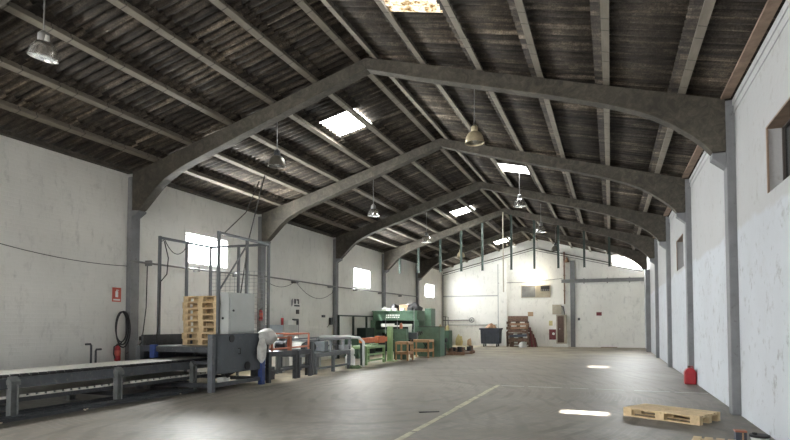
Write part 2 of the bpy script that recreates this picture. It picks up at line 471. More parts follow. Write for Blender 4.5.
# corrugated roof: overlapping rows of sheets, gaps where translucent sheets sit
RX = [XA, -3.45, -2.3, -1.17, -.02, 1.19, 2.62]
LX = [XA, -5.90, -6.97, -8.08, -9.20, -10.21, -11.62]
SKY = {('R', 1): [(7.75, 8.92), (18.78, 19.86)], ('L', 1): [(12.80, 13.88), (25.2, 26.28), (35.6, 36.68)]}
PITCH, AMP = .19, .033
def corr(b, xa, xb, y0, y1, lift0, lift1):
    n = max(2, int(round((y1 - y0) / PITCH * 8))); prev = None
    for i in range(n + 1):
        y = y0 + (y1 - y0) * i / n
        w = AMP * math.sin(2 * PI * y / PITCH)
        va = b.bm.verts.new((xa, y, zt(xa) + .15 + w + lift0)); vb = b.bm.verts.new((xb, y, zt(xb) + .15 + w + lift1))
        if prev: b._quad([prev[0], prev[1], vb, va])
        prev = (va, vb)
def solid(o, t=.008):
    s = o.modifiers.new('thickness', 'SOLIDIFY'); s.thickness = t; s.offset = 0
    return o
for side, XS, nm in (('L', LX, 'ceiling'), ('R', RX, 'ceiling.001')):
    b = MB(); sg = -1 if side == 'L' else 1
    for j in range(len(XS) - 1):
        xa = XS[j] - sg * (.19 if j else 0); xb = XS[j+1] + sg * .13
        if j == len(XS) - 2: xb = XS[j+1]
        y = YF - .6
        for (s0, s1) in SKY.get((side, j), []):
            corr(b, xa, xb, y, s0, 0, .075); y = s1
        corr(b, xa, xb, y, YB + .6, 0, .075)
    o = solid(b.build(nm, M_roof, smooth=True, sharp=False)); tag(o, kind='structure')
b = MB()
b.prism([(XA - .34, zt(XA - .34) + .22), (XA, ZA + .24), (XA + .34, zt(XA + .34) + .22), (XA + .34, zt(XA + .34) + .25), (XA, ZA + .28), (XA - .34, zt(XA - .34) + .25)], 'y', YF - .6, YB + .6)
tag(b.build('trim_1', M_roof), kind='structure')

# translucent sheets
sk_lab = {('R', 0): 'dirty yellow-stained translucent roof sheet at the top edge of the photo',
          ('R', 1): 'translucent roof sheet on the right slope between the second and third frames',
          ('R', 2): 'translucent roof sheet on the right slope beyond the fourth frame',
          ('L', 0): 'large bright translucent roof sheet on the left slope beyond the first frame',
          ('L', 1): 'translucent roof sheet on the left slope between the third and fourth frames',
          ('L', 2): 'small far translucent roof sheet on the left slope near the back wall'}
for (side, j), gaps in SKY.items():
    XS = LX if side == 'L' else RX; sg = -1 if side == 'L' else 1
    for k, (s0, s1) in enumerate(gaps):
        t = empty('skylight_panel', ((XS[1] + XS[2]) / 2, (s0 + s1) / 2, zt((XS[1] + XS[2]) / 2) + .2), sk_lab[(side, k)], 'skylight', 'translucent sheets in the roof')
        xa = XS[j] - sg * .02; xb = XS[j+1] + sg * .13
        if side == 'L': segs = [(s0, s1, M_sky_a)]
        elif k == 0: segs = [(s0, s0 + .46, M_sky_c), (s0 + .46, s0 + .84, M_sky_clear), (s0 + .84, s1, M_sky_c)]
        else: segs = [(s0, s1, M_sky_b)]
        for (a, e, m) in segs:
            b = MB(); corr(b, xa, xb, a, e, 0, .075)
            o = solid(b.build('translucent_sheet' if m is not M_sky_clear else 'clear_strip', m, t, smooth=True, sharp=False), .004)
            if m is M_sky_clear: o['label'] = 'clear strip of the sheet'

# ------------------------------------------------------------------ portal frames
RAFT_R = [(-4.70, 6.80), (-3.6, 6.46), (-2.3, 6.09), (-.96, 5.71), (-.05, 5.43), (.45, 5.24), (.75, 5.10), (1.05, 4.91), (1.34, 4.69), (1.50, 4.54), (1.64, 4.37)]
RAFT_L = [(-10.74, 4.27), (-10.64, 4.36), (-10.42, 4.57), (-10.2, 4.78), (-9.95, 4.97), (-9.65, 5.12), (-9.3, 5.27), (-8.91, 5.40), (-6.42, 6.23), (-4.70, 6.80)]
def portal(i):
    y = Y0 + BAY * i - (.2 if i < 0 else 0); ya, yb = y, y + .26
    lab = {-1: 'concrete portal frame nearest the viewer, its left rafter in the top left corner'}.get(i, 'concrete portal frame spanning the hall, %s counted from the viewer' % ORD.get(i, ''))
    t = empty('portal_frame', (XA, y, 0), lab, 'roof frame', 'concrete portal frames')
    b = MB()
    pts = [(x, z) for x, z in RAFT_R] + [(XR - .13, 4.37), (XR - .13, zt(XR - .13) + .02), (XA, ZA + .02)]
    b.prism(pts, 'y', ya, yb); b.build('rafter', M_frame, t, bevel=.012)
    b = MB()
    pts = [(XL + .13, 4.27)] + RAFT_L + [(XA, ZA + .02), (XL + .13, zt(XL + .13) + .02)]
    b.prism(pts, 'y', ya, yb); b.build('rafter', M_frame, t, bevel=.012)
    MB().box(XR - (.22 if i == 4 else .13), XR + .05, ya - .005, ya + .28, 0, 4.36 if i == 4 else 5.22).build('column', M_col, t, bevel=.012)
    MB().box(XL - .05, XL + .13, ya - .005, ya + .28, 0, 5.1).build('column', M_col, t, bevel=.012)
    if i < 4: MB().prism([(XR - .13, 4.10), (XR - .13, 4.355), (XR - .34, 4.355), (XR - .34, 4.27)], 'y', ya + .0, ya + .275).build('corbel', M_col, t, bevel=.008)
    MB().prism([(XL + .13, 4.10), (XL + .33, 4.22), (XL + .33, 4.262), (XL + .13, 4.262)], 'y', ya + .0, ya + .275).build('corbel', M_col, t, bevel=.008)
for i in range(-1, 5): portal(i)

# ------------------------------------------------------------------ purlins (one per row and bay)
ROWS = [('R', -4.50, 'beside the ridge'), ('R', -3.45, 'first below the ridge'), ('R', -2.3, 'second below the ridge'), ('R', -1.17, 'third below the ridge'),
        ('R', -.02, 'fourth below the ridge'), ('R', 1.19, 'lowest above the wall'),
        ('L', -4.90, 'beside the ridge'), ('L', -5.90, 'first below the ridge'), ('L', -6.97, 'second below the ridge'), ('L', -8.08, 'third below the ridge'),
        ('L', -9.2, 'fourth below the ridge'), ('L', -10.21, 'lowest above the wall')]
def bayname(i):
    return {-1: 'nearest bay', 0: 'bay behind first frame', 1: 'bay behind second frame', 2: 'bay behind third frame', 3: 'bay behind fourth frame', 4: 'bay at back wall'}[i]
pcache = {}
for side, x, where in ROWS:
    sl = SL if side == 'L' else -SR
    for i in range(-1, 5):
        ya = Y0 + BAY * i + .0; yb = Y0 + BAY * (i + 1) if i < 4 else YB
        ln = yb - ya - .012; key = (side, round(ln, 2))
        if key not in pcache:
            b = MB(); w = .056
            b.prism([(-w, sl * -w + .005), (w, sl * w + .005), (w, sl * w + .04), (.022, .055), (.02, .122), (-.02, .122), (-.022, .055), (-w, -sl * w + .04)], 'y', 0, ln)
            o = b.build('roof_purlin', M_purlin); pcache[key] = o
        else:
            o = pcache[key].copy(); COL.objects.link(o)
        o.location = (x, ya + .006, zt(x) + .018)
        tag(o, 'concrete purlin on %s roof slope, %s, in %s' % ('left' if side == 'L' else 'right', where, bayname(i)), 'purlin', 'concrete roof purlins')
# wall plates under the eaves
for x0, x1, side, m in ((XL + .0, XL + .14, 'left', M_frame), (XR - .20, XR - .055, 'right', M_plate)):
    for i in range(-1, 5):
        ya = Y0 + BAY * i + .27; yb = Y0 + BAY * (i + 1) - .01 if i < 4 else YB - .01
        z = zt((x0 + x1) / 2)
        b = MB(); b.box(x0, x1, ya, yb, z + .02, z + (.10 if side == 'left' else .06))
        single(b, 'wall_plate', m, ((x0 + x1) / 2, ya, z), '%s beam under the %s eaves, in %s' % ('dark concrete' if side == 'left' else 'brownish', side, bayname(i)), 'beam', 'eaves beams')
# cornice on the right wall
b = MB(); b.box(XR - .012, XR, YF, YB, 5.0, 5.12); b.box(XR - .03, XR, YF, YB, 5.12, 5.22)
tag(b.build('trim_2', M_wall_r), kind='structure')
# ledges running below the gable
b = MB()
for s, xe in ((-1, -10.9), (1, 1.86)):
    b.bar((-4.76, YB - .04, ledge(-4.76)), (xe, YB - .04, ledge(xe)), .08, .05)
    b.bar((-4.76, YB - .02, ledge(-4.76) - .14), (xe, YB - .02, ledge(xe) - .14), .04, .03)
tag(b.build('trim_3', M_frame), kind='structure')

# ------------------------------------------------------------------ windows
def side_window(n, y0, y1, z0, z1, side):
    t = empty('window_%d' % n, (XL if side == 'L' else XR, (y0 + y1) / 2, z0), kind='structure')
    xg = XL - .17 if side == 'L' else XR + .20
    b = MB(); f = .05
    b.box(xg - .03, xg + .03, y0, y1, z0, z0 + f).box(xg - .03, xg + .03, y0, y1, z1 - f, z1)
    b.box(xg - .03, xg + .03, y0, y0 + f, z0 + f, z1 - f).box(xg - .03, xg + .03, y1 - f, y1, z0 + f, z1 - f)
    ym = (y0 + y1) / 2
    b.box(xg - .025, xg + .025, ym - .025, ym + .025, z0 + f, z1 - f)
    b.build('window_frame', M_white if side == 'L' else M_frameb, t)
    b = MB(); b.box(xg - .004, xg + .004, y0 + f, y1 - f, z0 + f, z1 - f); b.build('glass', M_glass if side == 'L' else M_dpane, t)
    if side == 'R':
        b = MB()
        nb = 9
        for k in range(1, nb): b.bar((xg + .06, y0 + (y1 - y0) * k / nb, z0), (xg + .06, y0 + (y1 - y0) * k / nb, z1), .018)
        for k in range(1, 4): b.bar((xg + .06, y0, z0 + (z1 - z0) * k / 4), (xg + .06, y1, z0 + (z1 - z0) * k / 4), .018)
        b.build('grille', M_frameb, t)
        b = MB()
        b.box(XR - .012, XR + .17, y0, y1, z1 - .025, z1); b.box(XR - .012, XR + .012, y1 - .03, y1, z0, z1 - .025)
        b.build('window_surround', M_reveal, t)
for n, w in enumerate(LW[1:] + LW[:1]): side_window(n + 1, *w, 'L')
for n, w in enumerate(RW): side_window(n + 5, *w, 'R')
# gable light strip
t = empty('window_7', (1, YB, 5), kind='structure')
b = MB(); b.prism([(.15, ledge(.15) - .12), (1.86, ledge(1.86) - .12), (1.86, roof_under(1.86)), (.15, roof_under(.15))], 'y', YB + .12, YB + .128)
b.build('glass', M_glass, t)
b = MB(); b.bar((.15, YB + .12, ledge(.15) - .10), (1.86, YB + .12, ledge(1.86) - .10), .05); b.bar((1.0, YB + .12, ledge(1.) - .1), (1.0, YB + .12, roof_under(1.)), .04)
b.build('window_frame', M_white, t)
# boarded window in the back wall
t = empty('window_8', (-4.6, YB, 3.22), kind='structure')
MB().box(-5.5, -4.62, YB - .03, YB, 3.25, 3.99).build('window_board', M_board, t)
MB().box(-4.58, -3.70, YB - .03, YB, 3.25, 3.97).build('window_board', M_boardt, t)
b = MB(); b.box(-5.55, -3.65, YB - .05, YB, 3.20, 3.25).box(-5.55, -3.65, YB - .05, YB, 3.97, 4.02).box(-4.62, -4.58, YB - .05, YB, 3.25, 3.97)
b.box(-5.55, -5.5, YB - .05, YB, 3.25, 3.97).box(-3.70, -3.65, YB - .05, YB, 3.25, 3.97)
b.build('window_frame', M_beige, t)
b = MB(); b.box(-4.28, -3.72, YB - .036, YB - .028, 3.62, 3.96); b.build('broken_pane', M_void, t)
b = MB()
for k in range(5): b.box(-4.24 + k * .115, -4.18 + k * .115, YB - .05, YB - .037, 3.64, 3.74)
b.build('pane_grid', M_board, t)

# back wall pilasters, panel and beam
b = MB(); b.box(-6.98, -6.50, YB - .16, YB, 0, 5.75); b.box(1.72, XR, YB - .16, YB, 0, 4.28)
tag(b.build('trim_4', M_wall_b), kind='structure')
b = MB(); b.box(-2.42, -2.14, YB - .14, YB, 0, 5.55)
tag(b.build('trim_5', M_col), kind='structure')
t = empty('door_1', (-.2, YB, 0), kind='structure')
MB().box(-2.12, 1.70, YB - .05, YB, .0, 4.06).build('door_leaf', M_wall_b, t)
MB().box(-2.12, 1.70, YB - .09, YB - .05, 3.98, 4.08).build('door_head', M_white, t)
b = MB(); b.box(-2.95, XR - .02, YB - .22, YB - .16, 4.16, 4.30).box(-2.95, XR - .02, YB - .26, YB - .12, 4.30, 4.34).box(-2.95, XR - .02, YB - .26, YB - .12, 4.12, 4.16)
for x in (-1.6, -.2, 1.1): b.box(x, x + .06, YB - .16, YB, 4.05, 4.40)
single(b, 'door_track_beam', M_pipe, (-.5, YB - .19, 4.12), 'dark steel track beam above the white sliding door on the back wall', 'beam')
b = MB(); b.box(-7.12, -7.06, YB - .02, YB, .0, 5.5); b.box(-10.95, -7.06, YB - .03, YB, 3.34, 3.42)
tag(b.build('trim_6', mat('pale_grey_trim', (.40, .41, .40), .7, 0, .1)), kind='structure')

# floor markings: thin coats of paint
b = MB(); y = 6.0; k = 0
while y < 14.0:
    l = .62 + .35 * random.random()
    b.box(-2.63 + random.uniform(-.01, .01), -2.53 + random.uniform(-.01, .01), y, min(14.05, y + l), 0, .002); y += l + random.uniform(.02, .12)
o = tag(b.build('floor_line', M_paint_y), 'worn yellow lane line running towards the viewer on the floor', 'floor marking')
b = MB(); x = -2.5
while x < 1.9:
    l = random.uniform(.25, .9)
    b.box(x, min(1.93, x + l), 13.93, 13.99, 0, .002); x += l + random.uniform(.03, .25)
tag(b.build('floor_line', M_paint_w), 'faded white line crossing the floor from the end of the yellow line', 'floor marking')

# ================================================================== PENDANT LAMPS
def lamp(loc, dia, style, label, tilt=0.):
    x, y, z = loc                                   # rim height
    t = empty('pendant_lamp', loc, label, 'lamp', 'factory pendant lamps')
    r = dia / 2; top = z + dia * .62; R = Matrix.Rotation(tilt, 3, 'Y')
    zr = zt(x) + .13
    MB().tube([(x, y, top + .12), (x, y, zr)], .011, 6).build('rod', M_pipe, t)
    MB().lathe([(.0, top + .14 - z), (.035, top + .13 - z), (.075, top + .09 - z), (.08, top - .06 - z), (.07, top - .08 - z)], (x, y, z), 16).build('socket_housing', {'dark': M_dark, 'tan': M_tan}.get(style, M_pipe), t, smooth=True)
    prof = []
    for k in range(9):
        a = k / 8 * PI / 2
        prof.append((r * (.28 + .72 * math.sin(a)), dia * .58 * math.cos(a)))
    prof += [(r * 1.06, -.005), (r * 1.06, -.025), (r * .97, -.02)]
    prof += [(p[0] * .96, p[1] - .012) for p in reversed(prof[:9])]
    MB().lathe(prof, loc, 28, R).build('reflector', {'dark': M_olive, 'tan': M_tan}.get(style, M_alu), t, smooth=True)
    MB().lathe([(.0, .02), (.05, .03), (.07, .10), (.05, .2), (.03, .3)], loc, 12, R).build('bulb', M_lampin, t, smooth=True)
    MB().lathe([(r * .96, .004), (r * .5, -.012), (.0, -.02)], loc, 24, R).build('cover_glass', M_glass, t, smooth=True)
lamp((-7.40, 5.66, 5.24), .37, 'alu', 'large shiny pendant lamp near the top left corner of the photo', .22)
lamp((-7.35, 11.6, 5.24), .40, 'dark', 'dark-topped pendant lamp below the left slope, in front of the second frame')
lamp((-7.35, 17.5, 5.10), .38, 'alu', 'pendant lamp below the left slope, just beyond the second frame')
lamp((-7.45, 23.7, 5.05), .42, 'alu', 'pendant lamp below the left slope, beyond the third frame', 0)
lamp((-7.5, 30.0, 5.1), .42, 'tan', 'farthest pendant lamp on the left, in front of the back wall')
lamp((-2.72, 12.15, 5.44), .40, 'tan', 'yellowed pendant lamp hanging in front of the second frame on the right')
lamp((-2.76, 19.0, 5.38), .40, 'alu', 'pendant lamp hanging below the third frame on the right')
lamp((-2.74, 25.0, 5.42), .44, 'alu', 'pendant lamp below the right slope, in front of the fourth frame')
lamp((-2.68, 31.2, 5.36), .42, 'dark', 'farthest pendant lamp on the right, in front of the back wall')

# hanging steel posts under the fourth frame
hx = [-10.12, -9.1, -7.95, -6.88, -5.82, -4.42, -3.34, -2.25, -1.1, -.02]
for k, x in enumerate(hx):
    y = Y0 + BAY * 3 + .13
    def soff(x):
        P = RAFT_L + RAFT_R[1:]
        for (a, za), (c, zc) in zip(P, P[1:]):
            if a <= x <= c: return za + (zc - za) * (x - a) / (c - a)
        return 5
    zs = soff(x) + .015
    b = MB(); z0 = 4.07
    b.box(x - .05, x + .05, y - .05, y - .03, z0, zs).box(x - .05, x - .03, y - .03, y + .045, z0, zs).box(x + .03, x + .05, y - .03, y + .045, z0, zs)
    ordn = ['first', 'second', 'third', 'fourth', 'fifth', 'sixth', 'seventh', 'eighth', 'ninth', 'tenth'][k]
    single(b, 'hanging_post', M_dgreen, (x, y, z0), 'dark green steel post hanging below the fourth frame, %s from the left' % ordn, 'post', 'steel posts hanging from the fourth frame')
b = MB(); b.tube([(-4.78, Y0 + BAY * 3 - .04, 6.85), (-4.78, Y0 + BAY * 3 - .04, 3.0)], .03, 8)
single(b, 'drop_pipe', M_beige, (-4.78, Y0 + BAY * 3 - .04, 3.0), 'thin pale pipe hanging from the peak of the fourth frame', 'pipe')

# ================================================================== CONVEYOR
CX0, CX1, CZ = -9.90, -8.74, .70
cv = empty('slat_conveyor', (-9.3, 6.5, 0), 'long dark grey slat conveyor with worn pale deck at the left wall', 'conveyor')
MB().box(CX0 + .06, CX1 - .05, 1.5, 11.25, CZ - .035, CZ).build('deck', M_deck, cv)
b = MB(); y = 1.5
while y < 11.2:
    b.box(CX1 - .065, CX1 + .005, y, y + .11, CZ - .045, CZ + .006); y += .16
b.box(CX1 - .05, CX1 - .02, 1.5, 11.2, CZ - .04, CZ - .02)
b.build('drive_chain', M_black, cv)
b = MB(); y = 1.5
while y < 11.2:
    b.box(CX0 - .005, CX0 + .055, y, y + .13, CZ - .045, CZ - .008); y += .16
b.box(CX0 + .02, CX0 + .05, 1.5, 11.2, CZ - .04, CZ - .02)
b.build('drive_chain', M_black, cv)
for x in (CX0, CX1 - .06):
    b = MB(); b.box(x + .02, x + .04, 1.5, 11.25, .50, CZ - .06).box(x, x + .06, 1.5, 11.25, CZ - .075, CZ - .05).box(x, x + .06, 1.5, 11.25, .485, .505)
    b.build('side_beam', M_conv, cv)
b = MB(); b.box(CX0 + .08, CX1 - .12, 1.5, 11.0, .33, .36)
b.build('lower_slat_run', M_deck, cv)
b = MB(); b.box(CX1 - .14, CX1 - .06, 1.5, 11.0, .26, .37)
b.build('return_guide', M_dark, cv)
b = MB(); y = 1.5; b.box(CX1 - .058, CX1 - .05, 1.5, 11, .33, .345)
while y < 11:
    b.box(CX1 - .058, CX1 - .03, y, y + .10, .335, .375); y += .16
b.build('return_chain', M_deck, cv)
for y in (4.25, 6.30, 8.34, 10.42):
    for x, sg in ((CX1 + .02, 1), (CX0 - .02, -1)):
        b = MB()
        b.box(x - .05, x + .05, y - .065, y - .05, 0.01, .60).box(x - .05, x + .05, y + .05, y + .065, 0.01, .60).box(x - .012, x + .012, y - .05, y + .05, .01, .60)
        b.prism([(x - .09 * sg, .56), (x + .07 * sg, .54), (x + .07 * sg, .60), (x - .02 * sg, .68), (x - .09 * sg, .66)], 'y', y - .08, y + .08)
        b.box(x - .09, x + .09, y - .09, y + .09, 0, .012)
        b.build('leg', M_leg, cv)
    MB().box(CX0, CX1, y - .03, y + .03, .14, .22).build('cross_member', M_dark, cv)
for x in (-8.62, -9.05):
    b = MB(); b.box(x - .04, x + .04, 1.5, 10.3, .0, .05)
    b.box(x - .008, x + .008, 1.5, 10.3, .05, .09)
    single(b, 'floor_rail', M_dark, (x, 6, 0), 'dark steel floor rail, %s under the slat conveyor' % ('outer one beside the open floor' if x > -8.8 else 'inner one'), 'rail', 'floor rails under the conveyor')
b = MB()
for k in range(120):
    y = random.uniform(2, 10.4); x = -8.80 + random.gauss(0, .16); s = random.uniform(.012, .04)
    b.obox((x, y, .012), (s, s * random.uniform(.6, 2), .018), random.uniform(0, 3), 0, 0)
o = b.build('wood_chips', M_chips); tag(o, 'scattered pale wood chips on the floor beside the conveyor legs', 'debris', kind='stuff')

# bent pipes behind conveyor
for y, z1, xx in ((9.21, 1.06, 'taller'), (9.33, .94, 'shorter')):
    b = MB(); b.tube([(-10.4, y, 0), (-10.4, y, z1 - .03), (-10.4, y + (.02 if xx == 'shorter' else -.02), z1), (-10.4, y + (.14 if xx == 'shorter' else -.14), z1)], .022, 8)
    single(b, 'bent_pipe', M_dark, (-10.4, y, 0), 'dark upright pipe with bent top behind the conveyor, the %s one' % xx, 'pipe', 'bent pipes behind the conveyor')

# ================================================================== PALLET STACKER (machine with guard frame)
pm = empty('pallet_stacker', (-9.1, 11.4, 0), 'dark grey pallet stacking machine with tall guard frame round the pallet pile', 'machine')
PX = -8.1
b = MB()
b.box(PX - .03, PX, 10.40, 12.10, .40, 1.24).box(PX - .06, PX, 10.36, 10.44, .40, 1.26).box(PX - .06, PX + .005, 10.36, 12.12, 1.20, 1.26).box(PX - .06, PX + .005, 10.36, 12.12, .38, .44)
b.build('front_plate', M_plate_st, pm, bevel=.004)
b = MB(); b.cyl((PX, 10.95, 1.16), (PX + .02, 10.95, 1.16), .09, 12); b.cyl((PX, 11.55, .5), (PX + .03, 11.55, .5), .10, 12)
b.build('bearing_cover', M_black, pm)
b = MB(); b.tube([(PX + .0, 11.22, .92), (PX + .05, 11.22, .92), (PX + .05, 11.22, .80), (PX, 11.22, .80)], .012, 6); b.build('handle', M_black, pm)
for (x, y, h) in ((PX - .05, 10.32, 1.26), (-10.15, 10.32, 1.0), (-10.15, 12.15, 1.0)):
    MB().box(x - .06, x + .06, y - .06, y + .06, 0, h).build('leg', M_conv, pm)
o = MB().box(PX - .06, PX + .06, 12.10, 12.22, 0, 1.02).build('leg', M_blue, pm); o['label'] = 'blue painted leg'
b = MB()
b.box(PX - .06, PX, 10.38, 12.10, .10, .19).box(-10.2, -10.1, 10.38, 12.1, .10, .19).box(-10.1, PX - .06, 10.28, 10.36, .10, .19).box(-10.1, PX - .06, 12.12, 12.2, .10, .19)
b.build('base_frame', M_dark, pm)
b = MB(); b.box(-10.12, -8.2, 10.36, 12.1, .86, .99); b.box(-10.12, -8.2, 10.4, 12.1, .60, .66); b.build('lift_table', M_dark, pm)
b = MB(); b.box(-10.20, -10.14, 10.40, 12.85, .50, 1.24); b.box(-10.20, -8.2, 12.20, 12.25, .45, 1.2); b.build('side_panel', M_dark, pm)
MB().box(-9.85, -9.72, 10.30, 10.42, .72, 1.02).build('guide_block', M_blue, pm)
for x, y, zb, zt_ in ((-10.2, 10.94, 0, 3.62), (-10.2, 11.89, 0, 3.62), (-10.2, 12.83, 0, 3.62), (-9.38, 12.95, 0, 3.62), (-8.46, 10.92, 1.2, 3.64), (-8.62, 12.25, 1.2, 3.64), (-8.50, 13.05, 0, 3.64)):
    MB().box(x - .03, x + .03, y - .03, y + .03, zb, zt_).build('guard_post', M_post, pm)
b = MB()
b.bar((-10.2, 10.94, 3.58), (-10.2, 12.83, 3.58), .06); b.bar((-10.2, 12.85, 3.58), (-8.5, 13.05, 3.60), .06); b.bar((-8.46, 10.92, 3.60), (-8.5, 13.05, 3.60), .06)
b.bar((-8.46, 10.97, 2.28), (-8.6, 12.28, 3.55), .03)
b.build('guard_rail', M_post, pm)
b = MB()
for k in range(1, 12): b.bar((-10.2 + 1.7 * k / 12, 12.86 + .2 * k / 12, 1.3), (-10.2 + 1.7 * k / 12, 12.86 + .2 * k / 12, 2.9), .008)
for k in range(0, 17): b.bar((-10.2, 12.86, 1.3 + k * .1), (-8.5, 13.06, 1.3 + k * .1), .008)
b.build('wire_mesh', M_steel, pm)
b = MB(); b.tube([(-8.1, 12.15, .2), (-8.2, 12.4, .35), (-8.6, 12.5, .45)], .03, 8); b.tube([(-8.15, 10.9, .3), (-8.5, 11.1, .55)], .04, 8); b.tube([(-8.6,11.5,.3),(-8.4,11.9,.5)],.06,10)
b.build('drive_parts', M_black, pm)
cb = MB().box(-8.45, -8.28, 10.9, 11.15, .12, .26); single(cb, 'white_box', M_white, (-8.36, 11, 0.12), 'small white carton under the dark machine panel', 'box')

# electrical cabinet on the machine
t = empty('electrical_cabinet', (-8.5, 11.9, 1.26), 'tall light grey electrical cabinet on top of the dark stacking machine', 'cabinet')
MB().box(-8.44, -8.20, 10.97, 11.98, 1.262, 2.22).build('body', M_cab, t, bevel=.008)
o = MB().box(-8.195, -8.175, 11.0, 11.95, 1.30, 2.18).build('door', M_cab, t, bevel=.006)
MB().cyl((-8.175, 11.1, 1.80), (-8.15, 11.1, 1.80), .025, 10).build('lock', M_black, o)
MB().cyl((-8.36, 10.96, 1.62), (-8.36, 10.97, 1.62), .03, 10).build('cable_gland', M_black, t)

# pallets (built once with all boards; copied)
def pallet(name, m, L=1.2, W=1.0, H=.144, label=None, cat='pallet', group=None, loc=(0,0,0), rz=0.):
    """long boards along local x (length L), stringers of blocks across"""
    t = empty(name, (0,0,0), label, cat, group)
    tb = .022; lb = .02; n = 7; bw = W / n * .74
    for k in range(n):
        yy = -W/2 + bw/2 + (W - bw) * k / (n - 1)
        MB().box(-L/2, L/2, yy - bw/2, yy + bw/2, H - tb, H).build('deck_board', m, t)
    for xx in (-L/2 + .07, 0, L/2 - .07):
        MB().box(xx - .07, xx + .07, -W/2, W/2, H - tb - .018, H - tb).build('cross_board', m, t)
        for yy in (-W/2 + .05, 0, W/2 - .05):
            MB().box(xx - .07, xx + .07, yy - .05, yy + .05, lb, H - tb - .018).build('block', m, t)
    for yy in (-W/2 + .05, 0, W/2 - .05):
        MB().box(-L/2, L/2, yy - .05, yy + .05, 0, lb).build('bottom_board', m, t)
    t.location = loc; t.rotation_euler = (0, 0, rz)
    return t
PG = 'pale pallets piled in the stacking machine'
ps = pallet('wooden_pallet', M_wood, 1.02, .8, .144, 'pale wooden pallet at the bottom of the pile in the stacking machine', 'pallet', PG, (-9.02, 11.40, .992), 0)
names = ['second from the bottom', 'third from the bottom', 'fourth from the bottom', 'fourth from the top', 'third from the top', 'second from the top', 'topmost']
for k in range(1, 8):
    c = copy_tree(ps); c.location = (-9.02 + random.uniform(-.02, .02), 11.40 + random.uniform(-.015, .015), .992 + k * .1445)
    c.rotation_euler = (0, 0, random.uniform(-.012, .012))
    c['label'] = 'pale wooden pallet, %s in the pile in the stacking machine' % names[k-1]
# near pallet on the open floor
fl_, fr_ = Vector((.17, 10.12)), Vector((1.20, 9.50)); d_ = fr_ - fl_; ang = math.atan2(d_.y, d_.x)
ctr = (fl_ + fr_) / 2 + Vector((-math.sin(ang), math.cos(ang))) * .35
pallet('wooden_pallet', M_wood, 1.2, .7, .136, 'pale wooden pallet lying alone on the floor in front of the right wall', 'pallet', None, (ctr.x, ctr.y, 0.003), ang)
pallet('wooden_pallet', M_wood, 1.2, .8, .144, 'wooden pallet cut off by the bottom edge of the photo', 'pallet', None, (1.19, 7.13, 0.003), -.2 + PI / 2)

# plastic bag over the post
b = MB()
b.lathe([(.0, .20), (.10, .19), (.20, .12), (.24, .0), (.20, -.10), (.10, -.16), (.0, -.17)], (-7.98, 12.22, 1.16), 18)
b.lathe([(.0, .0), (.07, -.03), (.12, -.22), (.10, -.48), (.06, -.60), (.0, -.62)], (-7.98, 11.98, 1.16), 14)
for v in b.bm.verts:
    n_ = math.sin(v.co.x * 23) * math.sin(v.co.y * 19 + 1) * math.sin(v.co.z * 21)
    v.co += Vector((.03 * n_, .04 * n_, .025 * math.sin(v.co.y * 31)))
single(b, 'plastic_bag', M_bag, (-7.98, 12.1, .55), 'crumpled grey white plastic sheet hanging over the blue machine leg', 'plastic sheet', smooth=True)

# ================================================================== LINE OF ROLLER TABLES
def frame_table(name, label, cat, x0, x1, y0, y1, top, leg_m, ny=2, lw=.10, rollers=True, group=None, rail_z=(.28,)):
    t = empty(name, ((x0+x1)/2, (y0+y1)/2, 0), label, cat, group)
    for k in range(ny):
        y = y0 + lw/2 + (y1 - y0 - lw) * k / (ny - 1)
        for x in (x0 + lw/2, x1 - lw/2):
            MB().box(x - lw/2, x + lw/2, y - lw/2, y + lw/2, 0, top - .1).build('leg', leg_m, t)
    b = MB()
    for x in (x0, x1 - .05): b.box(x, x + .05, y0, y1, top - .12, top)
    for y in (y0, y1 - .05): b.box(x0 + .05, x1 - .05, y, y + .05, top - .12, top)
    b.build('top_frame', leg_m, t)
    for z in rail_z:
        for x in (x0 + .03, x1 - .07): MB().box(x, x + .04, y0, y1, z - .03, z + .03).build('lower_rail', leg_m, t)
    if rollers:
        y = y0 + .14
        while y < y1 - .1:
            MB().cyl((x0 + .05, y, top - .05), (x1 - .05, y, top - .05), .035, 10).build('roller', M_steel, t); y += .24
    return t
t = frame_table('roller_table', 'low dark roller table beside the hanging plastic sheet', 'roller table', -9.5, -8.05, 12.42, 13.82, .78, M_dark, 2, .10)
t = frame_table('roller_table', 'roller table under the faded red guard frame', 'roller table', -9.5, -8.06, 13.9, 14.66, .76, M_dark, 2, .09)
# faded red guard frame
t = empty('red_guard_frame', (-8.4, 13.5, .78), 'faded red tubular guard frame on top of the roller tables', 'guard frame')
b = MB()
r_ = .045
b.bar((-8.1, 12.62, .84), (-8.1, 14.54, .86), r_); b.bar((-8.1, 12.62, 1.14), (-8.1, 13.4, 1.12), r_)
b.bar((-8.1, 12.62, .78), (-8.1, 12.62, 1.16), r_); b.bar((-8.1, 13.48, .78), (-8.1, 13.48, 1.16), .09)
b.bar((-8.1, 14.52, .78), (-8.1, 14.52, 1.22), r_); b.bar((-8.1, 13.2, 1.20), (-8.1, 14.52, 1.22), r_)
b.build('front_frame', M_faded, t)
b = MB(); b.bar((-9.4, 12.62, 1.16), (-8.1, 12.62, 1.14), r_); b.bar((-9.4, 12.62, .78), (-9.4, 12.62, 1.16), r_); b.bar((-9.4, 12.62, 1.16), (-9.4, 14.5, 1.2), r_); b.bar((-9.4, 14.5, .76), (-9.4, 14.5, 1.2), r_); b.bar((-9.4, 14.52, 1.2), (-8.1, 14.52, 1.22), r_)
b.build('rear_frame', M_faded, t)
